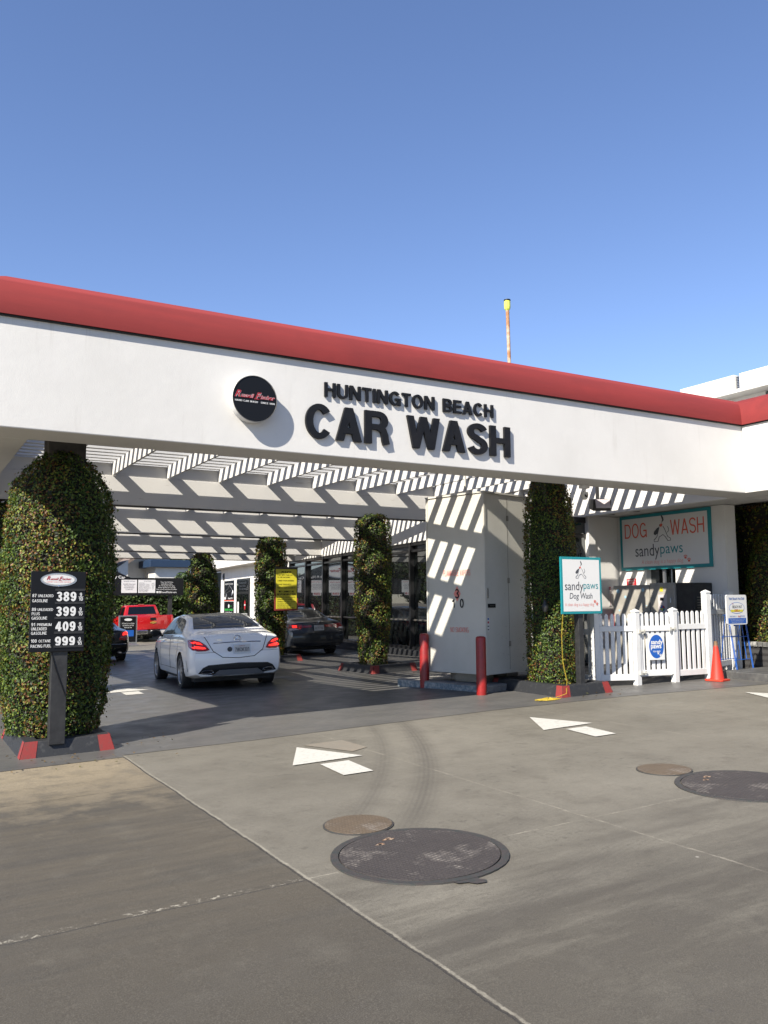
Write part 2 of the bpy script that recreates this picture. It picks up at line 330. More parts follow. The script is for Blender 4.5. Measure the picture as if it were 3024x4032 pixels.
# ------------------------------------------------------------ ground
def gridsheet(name, xs, ys, dz, mat, fn=gh):
    v = [(x, y, fn(x, y)+dz) for y in ys for x in xs]; n = len(xs)
    f = [(j*n+i, j*n+i+1, (j+1)*n+i+1, (j+1)*n+i) for j in range(len(ys)-1) for i in range(n-1)]
    return MB().add(v, f).build(name, mat, smooth=80)
def seg(a, b, n): return [a+(b-a)*i/n for i in range(n+1)]
def ground_mat():
    q = NT('stained_concrete'); o = q.obj(); sx = q.n('ShaderNodeSeparateXYZ', {0: o}); X, Y = sx.outputs[0], sx.outputs[1]
    w = q.math('MULTIPLY', q.math('SUBTRACT', q.noise(1.6, 5, .7), .5), .05)
    w2 = q.math('MULTIPLY', q.math('SUBTRACT', q.noise(38, 3, .7), .5), .022)
    Xw = q.math('ADD', q.math('ADD', X, w), w2); Yw = q.math('ADD', q.math('ADD', Y, w), w2)
    # slabs: main slab grey, left slab brown
    left = q.ramp(Xw, 2.145, 2.155, 1, 0)
    big = q.noise(.45, 5, .65); mid = q.noise(2.3, 6, .68); fine = q.noise(55, 4, .7)
    main = q.mix(q.ramp(big, .35, .68), (.168, .155, .124), (.110, .101, .079))
    st = q.n('ShaderNodeMapping', {'Vector': o, 'Rotation': (0, 0, R(-32)), 'Scale': (.45, 2.6, 1)}).outputs[0]
    streak = q.noise(1.5, 6, .68, vec=st)
    lf = q.mix(q.ramp(streak, .38, .66), (.074, .062, .043), (.036, .031, .023))
    cream = q.math('MULTIPLY', q.ramp(q.math('ADD', Y, q.math('MULTIPLY', q.math('SUBTRACT', mid, .5), 4.5)), 6.9, 8.6), q.ramp(X, 2.6, 2.0))
    lf = q.mix(cream, lf, (.245, .20, .13))
    c = q.mix(left, main, lf)
    # dirt getting thicker towards the street side, wiped in bands by tyres
    near = q.ramp(q.math('ADD', q.math('ADD', Y, q.math('MULTIPLY', X, .10)), q.math('MULTIPLY', q.math('SUBTRACT', streak, .5), 5.0)), 4.9, 3.3)
    c = q.mix(q.math('MULTIPLY', near, .82), c, (.044, .038, .028))
    patch = q.ramp(q.noise(4.5, 5, .75), .56, .72)
    c = q.mix(q.math('MULTIPLY', patch, .42), c, (.060, .051, .038))
    c = q.mix(q.ramp(mid, .52, .75, 0, .55), c, (.070, .061, .046))
    c = q.mix(q.ramp(mid, .46, .28, 0, .16), c, (.22, .205, .165))
    fk = q.math('MULTIPLY', q.ramp(q.noise(30, 2, .5, vec=q.n('ShaderNodeMapping', {'Vector': o, 'Rotation': (0, 0, R(20)), 'Scale': (.55, 1.5, 1)}).outputs[0]), .58, .64), q.ramp(q.math('ADD', q.math('MULTIPLY', streak, 2.2), q.math('MULTIPLY', Y, -.16)), .35, .9))
    c = q.mix(q.math('MULTIPLY', fk, .55), c, (.05, .044, .034))
    # dark dried blotches
    blot = q.math('MULTIPLY', q.ramp(q.noise(16, 3, .6), .60, .66), q.ramp(q.noise(.9, 3, .6), .50, .66))
    c = q.mix(q.math('MULTIPLY', blot, .6), c, (.045, .04, .032))
    # curved tyre marks
    def arc(cx, cy, r, wd, x0, x1, y0, y1, a):
        d = q.math('SQRT', q.math('ADD', q.math('POWER', q.math('SUBTRACT', X, cx), 2.), q.math('POWER', q.math('SUBTRACT', Y, cy), 2.)))
        band = q.math('SUBTRACT', 1., q.math('ABSOLUTE', q.math('DIVIDE', q.math('SUBTRACT', d, r), wd)))
        band = q.math('MAXIMUM', band, 0.); st2 = q.math('ADD', q.math('MULTIPLY', q.math('SINE', q.math('MULTIPLY', d, 150.)), .22), .7)
        lim = q.math('MULTIPLY', q.ramp(Y, y0, y0+1), q.ramp(Y, y1, y1-.8)); lim = q.math('MULTIPLY', lim, q.math('MULTIPLY', q.ramp(X, x0, x0+.5), q.ramp(X, x1, x1-.5)))
        return q.math('MULTIPLY', q.math('MULTIPLY', q.math('MULTIPLY', band, st2), lim), a)
    marks = q.math('ADD', arc(-6.546, 13.769, 12.983, .17, 2.2, 6.6, 4.6, 10.4, .85), arc(-6.546, 13.769, 12.563, .13, 2.2, 6.6, 4.8, 10.4, .6))
    marks = q.math('ADD', marks, arc(8.0, -9.0, 13.6, .22, -2, 4.5, 2.0, 5.6, .5)); marks = q.math('ADD', marks, arc(9.0, -9.5, 15.2, .25, -2, 4.5, 2.0, 6.6, .4))
    marks = q.math('ADD', marks, arc(3.0, -20.0, 23.6, .30, 1., 9, 2.0, 4.2, .45))
    c = q.mix(q.math('MINIMUM', marks, .85), c, (.058, .052, .042))
    # joints
    def joint(V, p, hw, lo=None, hi=None, other=None):
        j = q.ramp(q.math('ABSOLUTE', q.math('SUBTRACT', V, p)), hw, hw*.45)
        if lo is not None: j = q.math('MULTIPLY', j, q.ramp(other, lo-.005, lo+.005))
        if hi is not None: j = q.math('MULTIPLY', j, q.ramp(other, hi+.005, hi-.005))
        return j
    br = q.ramp(q.noise(7, 4, .7), .45, .62)
    jl = q.math('MAXIMUM', joint(Xw, 4.38, .012), joint(Xw, 7.6, .012, 6.3, None, Y))
    jl = q.math('MAXIMUM', jl, joint(Yw, 4.62, .010, 2.15, None, X)); jl = q.math('MULTIPLY', jl, q.ramp(br, 0, 1, .12, .62))
    c = q.mix(jl, c, (.30, .275, .22))
    e1 = joint(Xw, 2.163, .012); c = q.mix(q.math('MULTIPLY', e1, q.ramp(br, 0, 1, .45, .9)), c, (.27, .25, .20))
    jd = q.math('MAXIMUM', joint(Xw, 2.146, .010), q.math('MULTIPLY', joint(Yw, 4.60, .010, None, 2.14, X), .9)); jd = q.math('MAXIMUM', jd, q.math('MULTIPLY', joint(Yw, 7.6, .012, None, 2.14, X), q.ramp(br, 0, 1, .2, .8)))
    jd = q.math('MAXIMUM', jd, q.math('MULTIPLY', joint(Xw, 1.17, .012, 9.05, 9.7, Y), .9))
    chip = q.math('MULTIPLY', joint(Yw, 4.635, .035, None, 2.14, X), q.ramp(q.noise(26, 3, .7), .55, .62)); c = q.mix(chip, c, (.28, .26, .21))
    c = q.mix(jd, c, (.025, .022, .018))
    # gum and pale flecks
    vo = q.n('ShaderNodeTexVoronoi', {'Vector': o, 'Scale': 2.1, 'Randomness': 1.}); fl = q.math('MULTIPLY', q.ramp(vo.outputs['Distance'], .030, .022), q.ramp(q.n('ShaderNodeSeparateColor', {0: vo.outputs['Color']}).outputs[0], .62, .66))
    c = q.mix(q.math('MULTIPLY', fl, .75), c, (.40, .38, .33))
    vo2 = q.n('ShaderNodeTexVoronoi', {'Vector': o, 'Scale': 1.7, 'Randomness': 1.}); fl2 = q.math('MULTIPLY', q.ramp(vo2.outputs['Distance'], .034, .024), q.ramp(q.n('ShaderNodeSeparateColor', {0: vo2.outputs['Color']}).outputs[1], .6, .66))
    c = q.mix(q.math('MULTIPLY', fl2, .6), c, (.05, .045, .04))
    c = q.mix(q.ramp(fine, .3, .75, 0, .42), c, (.06, .055, .045))
    ag = q.noise(170, 2, .6); c = q.mix(q.ramp(ag, .5, .68, 0, .24), c, (.18, .165, .135)); c = q.mix(q.ramp(ag, .48, .32, 0, .42), c, (.030, .026, .020))
    q.set('Base Color', c); q.set('Roughness', q.ramp(streak, .3, .7, .52, .78))
    hgt = q.math('SUBTRACT', q.math('MULTIPLY', fine, .6), q.math('MULTIPLY', q.math('MAXIMUM', jd, q.math('MULTIPLY', jl, .4)), 1.6)); q.bump(hgt, .45, .006)
    return q.m
def coat_mat():
    q = NT('dark_sealed_floor'); o = q.obj(); st = q.n('ShaderNodeMapping', {'Vector': o, 'Rotation': (0, 0, R(8)), 'Scale': (.8, 1.5, 1)}).outputs[0]
    n = q.noise(2.2, 6, .7, vec=st); n2 = q.noise(.5, 4, .6)
    c = q.mix(q.ramp(n, .35, .68), (.092, .089, .083), (.066, .065, .063)); c = q.mix(q.ramp(n2, .5, .7, 0, .5), c, (.105, .10, .09)); c = q.mix(q.ramp(q.noise(45, 4, .7), .5, .75, 0, .3), c, (.10, .095, .086))
    q.set('Base Color', c); q.set('Roughness', q.ramp(q.noise(3, 5, .6), .3, .7, .34, .55)); q.set('Specular IOR Level', .22); q.bump(q.noise(60, 4, .6), .12, .003); return q.m
M['ground'] = ground_mat(); M['coatf'] = coat_mat()
g = gridsheet('ground', [-500, -100, -30, -15, -5, 0, 5, 10, 16, 30, 100, 500], [-80, -20, 0, 6, 12, 20, 30, 40, 52, 80, 200, 900], 0, M['ground']); tag(g, kind='structure')
def wob(x, y): return gh(x, y)
ct = MB()
xs = [-3, 0, 2.155]; ct.add([(x, y, gh(x, y)+.004) for x in xs for y in (9.13, 12, 21, 31)], [(i*4+j, (i+1)*4+j, (i+1)*4+j+1, i*4+j+1) for i in range(2) for j in range(3)])
xs = [2.155, 3.6, 5.3, 7.2, 9.5, 12.45]; y0 = [9.24, 9.22, 9.28, 9.33, 9.2, 8.75]
ct.add([(x, y, gh(x, y)+.004) for x, ya in zip(xs, y0) for y in (ya, 12, 21, 31)], [(i*4+j, (i+1)*4+j, (i+1)*4+j+1, i*4+j+1) for i in range(5) for j in range(3)])
xs = [12.45, 14, 16]; ct.add([(x, y, gh(x, y)+.004) for x in xs for y in (9.9, 12, 21, 31)], [(i*4+j, (i+1)*4+j, (i+1)*4+j+1, i*4+j+1) for i in range(2) for j in range(3)])
tag(ct.build('sealed_floor', M['coatf']), kind='structure')
# painted arrows
M['roadpaint'] = pbr('white_road_paint', (.50, .485, .44), .65, col2=(.26, .28, .24), ns=22, lo=.50, hi=.80)
M['tan'] = pbr('scrubbed_tan_patch', (.20, .17, .13), .8, col2=(.17, .155, .125), ns=3, lo=.35, hi=.7)
def flat(polys, name, mat, dz):
    mb = MB()
    for p in polys: mb.add([(x, y, gh(x, y)+dz) for x, y in p], [tuple(range(len(p)))])
    return mb.build(name, mat)
def ccw(p):
    a = sum(p[i][0]*p[(i+1) % len(p)][1]-p[(i+1) % len(p)][0]*p[i][1] for i in range(len(p))); return p if a > 0 else p[::-1]
flat([ccw([(3.80, 8.45), (3.38, 7.63), (4.12, 7.56)])], 'arrow_head', M['roadpaint'], .009)
def arrow(pts1, pts2, label, dz=.009):
    o = flat([ccw(pts1), ccw(pts2)], 'painted_arrow', M['roadpaint'], dz); return tag(o, label, 'road marking', 'white arrows painted on the floor', 'structure')
bpy.data.objects.remove(bpy.data.objects['arrow_head'])
AL = 'white painted arrow '
def arr(tx, ty, label, lean=0, m=None):
    o = arrow([(tx, ty), (tx-.43+lean, ty-.86), (tx+.35+lean, ty-.84)], [(tx-.19+lean, ty-.97), (tx+.12+lean, ty-.97), (tx+.08+lean*1.6, ty-1.54), (tx-.23+lean*1.6, ty-1.54)], label)
    if m: o.data.materials[0] = m
arr(3.82, 8.47, AL+'in the middle of the sunny forecourt, in front of the large manhole')
arr(7.08, 8.51, AL+'on the forecourt in front of the two red bollards', -.08)
arr(3.86, 16.9, AL+'on the dark floor left of the white saloon')
M['wornpaint'] = pbr('worn_road_paint', (.13, .128, .12), .6, col2=(.08, .08, .078), ns=6)
arr(7.1, 17.0, 'worn grey painted arrow on the dark floor behind the white saloon', 0, M['wornpaint'])
arr(11.1, 8.35, 'faded white arrow at the right edge in front of the traffic cone')
tag(flat([ccw([(3.93, 8.55), (4.42, 8.58), (4.44, 8.02), (4.2, 7.9)])], 'tan_patch', M['tan'], .0055), kind='structure')
# ------------------------------------------------------------ manholes
def manhole_mat(name, c1, c2, scale, ang):
    q = NT(name); mp = q.n('ShaderNodeMapping', {'Vector': q.obj(), 'Rotation': (0, 0, R(ang)), 'Scale': (1, 1, 0)}).outputs[0]
    s = q.n('ShaderNodeSeparateXYZ', {0: mp}); a = q.math('SINE', q.math('MULTIPLY', s.outputs[0], scale)); b = q.math('SINE', q.math('MULTIPLY', s.outputs[1], scale))
    pat = q.math('MULTIPLY', a, b); pm = q.ramp(pat, .05, .5)
    wear = q.ramp(q.noise(2.6, 6, .75), .53, .66)
    c = q.mix(q.ramp(q.noise(5, 5, .7), .35, .7), c1, tuple(k*.68 for k in c1)); c = q.mix(q.math('MULTIPLY', pm, .3), c, c2); c = q.mix(q.math('MULTIPLY', wear, q.ramp(pat, -.3, .7, .15, .6)), c, (.30, .27, .235))
    q.set('Base Color', c); q.set('Roughness', .55); q.bump(pm, .6, .004); return q.m
M['mh'] = manhole_mat('purple_grey_cast_iron', (.040, .034, .032), (.062, .054, .050), 150, 25)
M['mh2'] = manhole_mat('rusty_cast_iron', (.095, .070, .045), (.135, .10, .065), 140, 25)
M['mhrim'] = pbr('manhole_ring', (.045, .038, .036), .6, col2=(.03, .036, .034), ns=20)
M['rustspot'] = pbr('rust_spot', (.22, .11, .05), .9, col2=(.30, .24, .18), ns=30)
def manhole(cx, cy, r, label, big=True):
    t = thing('manhole_cover', label, 'manhole cover', (cx, cy, gh(cx, cy)), 0, 'large manhole covers' if big else 'small manhole covers')
    tilt = lambda x, y, z: (x, y, gh(cx+x, cy+y)-gh(cx, cy)+z)
    def ring(name, r0, r1, z0, z1, m, wobl=0):
        n = 96; v = []; f = []
        rnd = random.Random(3)
        rr = [r1*(1+wobl*rnd.uniform(-1, 1)) for _ in range(n)]
        for k in range(n):
            a = 2*math.pi*k/n; c, s = math.cos(a), math.sin(a)
            v += [tilt(r0*c, r0*s, z0+.001), tilt(r0*c, r0*s, z1), tilt(rr[k]*c, rr[k]*s, z1), tilt(rr[k]*c, rr[k]*s, z0)]
        for k in range(n):
            j = (k+1) % n
            for a, b in ((1, 2), (2, 3), (0, 1)): f.append((k*4+a, k*4+b, j*4+b, j*4+a))
        return MB().add(v, [q[::-1] for q in f]).build(name, m, t)
    if big: ring('rim', r*.915, r, .0, .010, M['mhrim'], .003)
    rl = r*.90 if big else r
    n = 96; v = [tilt(0, 0, .012)]+[tilt(rl*math.cos(2*math.pi*k/n), rl*math.sin(2*math.pi*k/n), .012) for k in range(n)]+[tilt((rl+.001)*math.cos(2*math.pi*k/n), (rl+.001)*math.sin(2*math.pi*k/n), 0) for k in range(n)]
    f = [(0, 1+k, 1+(k+1) % n) for k in range(n)]+[(1+k, 1+n+k, 1+n+(k+1) % n, 1+(k+1) % n) for k in range(n)]
    MB().add(v, f).build('cover_plate', M['mh'] if big else M['mh2'], t)
    if not big: ring('rim', r*1.004, r*1.05, 0, .008, M['mhrim'])
    if big:
        for k, (x, y, q) in enumerate(((-.02, .36, .026), (-.12, .29, .020))):
            m = MB(); m.add([tilt(x, y, .0135)]+[tilt(x+q*(1.5+.5*math.sin(5*a+k))*math.cos(a+.6), y+q*.9*math.sin(a+.6)*(1+.4*math.sin(3*a)), .0135) for a in [2*math.pi*i/14 for i in range(14)]], [(0, 1+i, 1+(i+1) % 14) for i in range(14)]); m.build('rust_patch', M['rustspot'], t)
            MB().lathe([(0.001, .0145), (.013, .0145), (.013, .012)], 12, M=Matrix.Translation(tilt(x, y, 0))).build('lifting_hole', M['black'], t)
        m = MB(); P = [(-.13, -.53), (-.115, -.58), (-.06, -.60), (-.03, -.645), (.03, -.655), (.055, -.62), (.03, -.585), (.04, -.54)]
        m.add([tilt(x, y, .0075) for x, y in P], [tuple(range(len(P)))]); m.build('tar_flap', M['mhrim'], t)
    return t
manhole(2.93, 4.62, .56, 'large purple grey manhole cover in the middle of the foreground')
manhole(6.06, 4.60, .545, 'large manhole cover cut off by the right edge')
manhole(2.93, 5.43, .24, 'small rusty brown manhole cover behind the middle large cover', False)
manhole(6.01, 5.39, .23, 'small rusty brown manhole cover at the right, beside the cut off large cover', False)
# ------------------------------------------------------------ canopy
YF, ZB, ZS, XL, XR = 9.13, 3.43, 4.60, .62, 12.41
can = thing('car_wash_canopy', 'long white car wash canopy with rounded red roof edge and slatted pergola', 'canopy', (0, YF, 0))
can.location = (0, 0, 0)
fb = MB()
fb.box(XL, XR+.59, YF, YF+.59, ZB, ZS)                       # front fascia beam
fb.build('fascia', M['stucco'], can, bevel=.012)
fr = MB(); fr.box(XR, XR+.59, -2.0, YF-.002, ZB, ZS); fr.build('return_fascia', M['stucco'], can, bevel=.012)
fl = MB(); fl.box(XL, 1.18, YF+.592, 31, ZB, ZS); fl.build('side_beam', M['stucco'], can, bevel=.012)
# red rounded edging
def bull(name, path, nrm):
    prof = [(.05, ZS-.005)]+[(.05-.47*(1-math.cos(t)), ZS+.03+.50*math.sin(t)) for t in [R(90)*k/12 for k in range(13)]]+[(-.62, ZS+.53), (-.62, ZS-.002)]
    v = []; f = []; n = len(prof)
    for (px, py), (nx, ny) in zip(path, nrm):
        for d, z in prof: v.append((px+nx*d, py+ny*d, z))
    for i in range(len(path)-1):
        for k in range(n-1): f.append((i*n+k, i*n+k+1, (i+1)*n+k+1, (i+1)*n+k))
    mb = MB().add(v, f); return mb.build(name, M['red'], can, smooth=50)
bull('roof_edging', [(XL, 31), (XL, YF), (XR, YF), (XR, -2)], [(-1, 0), (-1, -1), (-1, -1), (-1, 0)])
gp = MB(); gp.box(XL-.03, XR-.03, YF-.030, YF-.002, ZS-.022, ZS-.006); gp.box(XR-.030, XR-.002, -2, YF-.03, ZS-.022, ZS-.006); gp.build('flashing', M['darkgap'], can)
# pergola
for i, (y, zb) in enumerate(((16.2, 3.50), (21.9, 3.44), (27.6, 3.33), (30.9, 3.27))):
    b = MB(); b.box(1.18, 12.9+(y-16)*.12, y-.07, y+.10, zb, 4.05); b.box(1.18, 12.9+(y-16)*.12, y-.045, y+.075, 4.052, 4.29); b.build('beam', M['wood'], can, bevel=.006)
    b = MB(); b.box(1.18, 12.9+(y-16)*.12, y-.075, y+.105, zb-.018, zb-.002); b.build('beam_flashing', M['darkgap'], can)
bays = [(YF+.60, 16.12), (16.305, 21.82), (22.005, 27.52), (27.705, 30.82)]
xs = [1.384+1.043*i for i in range(12)]
for (a, b) in bays:
    for x in xs:
        if x > 12.6+(a-16)*.12: continue
        bx('rafter', x-.022, x+.022, a, b, 4.055, 4.295, M['wood'], can)
y = YF+.75; rnd = random.Random(5)
while y < 30.7:
    bx('slat', 1.2, 12.85+(y-16)*.12+rnd.uniform(-.03, .03), y-.055, y+.055, 4.298+rnd.uniform(0, .004), 4.368+rnd.uniform(0, .004), M['wood'], can); y += .3265
# posts
posts = [(1.68, 10.45), (9.2, 10.45), (9.15, 16.2), (9.1, 21.9), (8.95, 27.6), (1.68, 16.2), (1.68, 21.9), (1.68, 27.6)]
for x, y in posts: bx('post', x-.21, x+.21, y-.18, y+.18, gh(x, y)+.05, 4.05 if y < 11 else 3.30, M['postgrey'], can, bevel=.01)
# inner roof behind the edging over the building
# ------------------------------------------------------------ shop building (right)
P0 = Vector((12.5, 19.7, 0)); WD = Vector((.12, 1, 0)).normalized(); WN = Vector((-WD.y, WD.x, 0))   # WN faces the lanes (-x)
def wp(s, d=0, z=0): return P0+WD*s+WN*d+ZP*z
sh = thing('shop_building', 'white shop building with a long dark glass front beside the lanes', 'building', (0, 0, 0))
def wbox(name, s0, s1, d0, d1, z0, z1, m, par=sh, bevel=0):
    Mx = Matrix((( -WD.x, WN.x, 0, P0.x), (-WD.y, WN.y, 0, P0.y), (0, 0, 1, 0), (0, 0, 0, 1)))
    b = MB().box(-s1, -s0, d0, d1, z0, z1, M=Mx); b.f = [q[::-1] for q in b.f]   # the wall frame is left-handed
    return b.build(name, m, par, bevel=bevel)
wbox('header', -5.4, 12.2, -.30, .05, 3.28, 4.29, M['stucco'], bevel=.01)
wbox('plinth', -5.4, 12.2, -.25, .10, -.35, .30, M['kerbblack'])
wbox('glass_front', -5.4, 12.1, -.12, -.10, .28, 3.28, M['shopglass'])
for s in (12.05, 9.95, 7.92, 5.96, 4.1, 2.25, .43, -1.4, -3.2, -5.3): wbox('mullion', s-.05, s+.05, -.095, .02, .30, 3.28, M['frame'])
wbox('transom', -5.25, 12.0, -.095, -.01, 3.02, 3.08, M['frame']); wbox('head_frame', -5.25, 12.0, -.095, .0, 3.20, 3.279, M['frame'])
wbox('mid_rail', -5.25, 12.0, -.095, -.03, 1.10, 1.14, M['steel']); wbox('sill_frame', -5.25, 12.0, -.095, .0, .30, .38, M['frame'])
# jog, alcove walls and ceiling
bx('jog_wall', 11.9, 12.75, 14.15, 14.3, -.1, 4.29, M['stucco'], sh)
bx('alcove_back_wall', 13.05, 14.1, 13.4, 13.6, 0, 3.46, M['stucco'], sh); bx('pilaster', 12.86, 13.048, 13.34, 13.6, 0, 3.42, M['stucco'], sh)
bx('alcove_window', 11.9, 12.858, 13.45, 13.47, .3, 3.42, M['shopglass'], sh); [bx('window_frame', 11.9, 12.858, 13.42, 13.448, a, b, M['frame'], sh) for a, b in ((3.30, 3.42), (2.98, 3.06), (.2, .32))]
aw = MB(); aw.box(13.78, 14.1, 10.62, 13.398, 0, 1.2); aw.box(13.78, 14.1, 10.62, 11.85, 1.2, 2.35); aw.box(13.78, 14.1, 12.62, 13.398, 1.2, 2.35); aw.box(13.78, 14.1, 10.62, 13.398, 2.35, 3.46); aw.build('alcove_side_wall', M['stucco'], sh)
bx('hatch_window', 13.92, 13.94, 11.85, 12.62, 1.2, 2.35, M['shopglass'], sh); bx('hatch_bar', 13.80, 13.85, 12.15, 12.20, 1.2, 2.35, M['alloy'], sh)
bx('alcove_ceiling', 12.9, 14.1, 9.74, 13.6, 3.47, 3.57, M['stucco'], sh); bx('alcove_header', 12.74, 12.9, 9.74, 14.14, 3.42, 4.285, M['stucco'], sh, bevel=.008)
mb = MB()
for y in (12.3, 13.0): mb.lathe([(.001, 0), (.07, 0), (.085, .012)], 20, M=Matrix.Translation((13.2, y, 3.455)))
mb.build('ceiling_light', M['darkmetal'], sh)
M['blackbrick'] = None
q = NT('black_brick'); br = q.n('ShaderNodeTexBrick', {'Vector': q.n('ShaderNodeMapping', {'Vector': q.obj(), 'Rotation': (R(90), 0, 0)}).outputs[0], 'Color1': (.014, .013, .013, 1), 'Color2': (.022, .02, .02, 1), 'Mortar': (.035, .034, .033, 1), 'Scale': 4.4, 'Mortar Size': .02}); q.set('Base Color', br.outputs[0]); q.set('Roughness', .7); q.bump(br.outputs['Fac'], .5, .01); M['blackbrick'] = q.m
bx('dark_brick_wall', 14.1, 19, 11.5, 11.7, 0, 3.6, M['blackbrick'], sh)
MB().tube([(14.62, 11.42, .3), (14.62, 11.42, 3.4)], .045, 10).build('downpipe', M['darkmetal'], sh, smooth=True)
bx('side_roof', 13.0, 19, -2, 11.8, 3.60, 3.75, M['stucco'], sh); bx('flat_roof', 12.9, 26, 9.9, 31, 4.30, 4.40, M['stucco'], sh)
bx('roof_bay', 14.0, 25.8, 14.4, 31, -.1, 4.29, M['stucco'], sh) if False else None
# rear wing
wr = thing('rear_wing', 'white rear wing with a dark door and black posters beyond the glass front', 'building', (0, 0, 0))
wbox('wall', 12.25, 25.0, -.40, -.02, -.5, 3.6, M['whitewall'], wr)
wbox('end_wall', 25.0, 27.6, -.36, -.10, -.5, 3.3, M['black'], wr)
wbox('fascia', 12.25, 29.0, -.45, .55, 3.42, 4.95, M['whitewall'], wr, bevel=.01)
dr = wbox('door', 18.55, 21.15, -.015, .03, -.3, 2.81, M['frame'], wr)
for k, (a, b, z0, z1) in enumerate(((18.75, 19.9, -.2, 2.05), (20.0, 21.05, -.2, 2.05), (18.75, 21.05, 2.17, 2.72))): wbox('pane', a, b, .031, .036, z0, z1, M['shopglass'], dr)
bl = wp(0); fX, fO = -WD, None
# ------------------------------------------------------------ fascia signs
def islands(v, f):
    par = list(range(len(v)))
    def fd(a):
        while par[a] != a: par[a] = par[par[a]]; a = par[a]
        return a
    for q in f:
        for k in q[1:]: par[fd(k)] = fd(q[0])
    g = {}
    for q in f: g.setdefault(fd(q[0]), []).append(q)
    return list(g.values())
def letters(word, x0, x1, z0, z1, parent, bold=.215, dep=.05):
    out, tw = caps(word, bold, .095)
    for c, x, g in out:
        mb = MB(); k = (x1-x0)/tw
        caps_mesh(mb, g, (lambda u, v: Vector((x0+(u+x)*k, YF-.004, z0+v*(z1-z0)))), Vector((0, -1, 0)), .0015, dep)
        mb.build('letter', M['letter'], parent, bevel=0)
t = thing('raised_lettering', 'smaller row of black raised letters reading HUNTINGTON BEACH on the white fascia', 'sign lettering', (0, 0, 0), 0, 'black letters on the fascia')
letters('HUNTINGTON', 4.466, 6.09, 4.165, 4.345, t, .185, .028); letters('BEACH', 6.225, 7.067, 4.165, 4.345, t, .185, .028)
t = thing('raised_lettering', 'large black raised letters reading CAR WASH on the white fascia', 'sign lettering', (0, 0, 0), 0, 'black letters on the fascia')
letters('CAR', 4.206, 5.373, 3.632, 4.054, t, .20, .04); letters('WASH', 5.652, 7.342, 3.632, 4.054, t, .20, .04)
# script logo: "Russell Fischer"
def script(parent, O, X, Y, w, mat, outline=None, sub=None, subm=None, lift=.004, thick=0):
    O, X, Y = Vector(O), Vector(X).normalized(), Vector(Y).normalized(); N = X.cross(Y)
    def put(m, b, l):
        k = w
        text('lettering', 'R', m, parent, O+X*(-.50*k)+Y*(-.035*k), X, Y, h=.165*k, ax=0, ay=0, bold=b, shear=.45, lift=l, raw=True)
        text('lettering', 'ussell', m, parent, O+X*(-.345*k)+Y*(-.035*k), X, Y, w=.33*k, h=.10*k, ax=0, ay=0, bold=b, shear=.35, lift=l)
        text('lettering', 'F', m, parent, O+X*(.0*k)+Y*(-.050*k), X, Y, h=.165*k, ax=0, ay=0, bold=b, shear=.4, lift=l, raw=True)
        text('lettering', 'ischer', m, parent, O+X*(.125*k)+Y*(-.035*k), X, Y, w=.375*k, h=.10*k, ax=0, ay=0, bold=b, shear=.35, lift=l)
        mb = MB(); mb.prism([(-.02*k, -.052*k), (.10*k, -.052*k), (.10*k, -.036*k), (-.02*k, -.036*k)], .0008, O+N*l, X, Y); mb.build('underline', m, parent)
    if outline: put(outline, .055, lift)
    put(mat, .018, lift+.0015)
    if sub: text('lettering', sub, subm, parent, O-Y*(.115*w), X, Y, w=.98*w, h=.042*w, lift=lift, bold=.015, sp=1.15)
t = thing('round_sign', 'round black sign with red script lettering mounted on the white fascia', 'sign', (3.515, YF, 4.0))
Mr = Matrix.Rotation(R(90), 4, 'X')
MB().lathe([(.001, .0), (.268, 0), (.268, .115), (.275, .118), (.275, .128), (.269, .128)], 72, M=Mr @ Matrix.Translation((0, 0, .002))).build('casing', M['white'], t, smooth=True)
MB().lathe([(.268, .126), (.001, .126)], 72, M=Mr).build('face', M['black'], t)
MB().lathe([(.269, .127), (.270, .131), (.273, .131), (.276, .127)], 72, M=Mr @ Matrix.Translation((0, 0, .002))).build('rim', M['steel'], t, smooth=True)
script(t, (0, -.128, .02), XP, ZP, .50, M['redprint'], M['white'], 'HAND CAR WASH   SINCE 1990', M['white'])
# ------------------------------------------------------------ leaves and hedges
def leaf_mat(name, rough=.5):
    q = NT(name); a = q.n('ShaderNodeAttribute', attribute_name='leafcol').outputs[0]
    q.set('Base Color', a); q.set('Roughness', rough); q.set('Specular IOR Level', .3)
    tr = q.n('ShaderNodeBsdfTranslucent', {'Color': q.mix(1., a, (1.25, 1.2, .6), 'MULTIPLY')})
    mx = q.n('ShaderNodeMixShader', {0: .28, 1: q.b.outputs[0], 2: tr.outputs[0]}); q.t.links.new(mx.outputs[0], q.t.nodes['Material Output'].inputs[0]); return q.m
M['leaf'] = leaf_mat('leaf')
M['core'] = pbr('dark_twigs', (.008, .007, .005), .95, col2=(.018, .014, .009), ns=20, bs=20, bstr=.8)
PAL_IVY = np.array([(.040, .075, .014), (.070, .115, .018), (.125, .17, .022), (.20, .19, .028), (.15, .072, .018), (.10, .036, .014), (.020, .032, .010)])
W_IVY = np.array([.27, .22, .11, .06, .06, .03, .25])
PAL_TREE = np.array([(.022, .042, .010), (.038, .07, .014), (.055, .095, .02), (.09, .12, .028), (.012, .022, .008)]); W_TREE = np.array([.3, .3, .2, .08, .12])
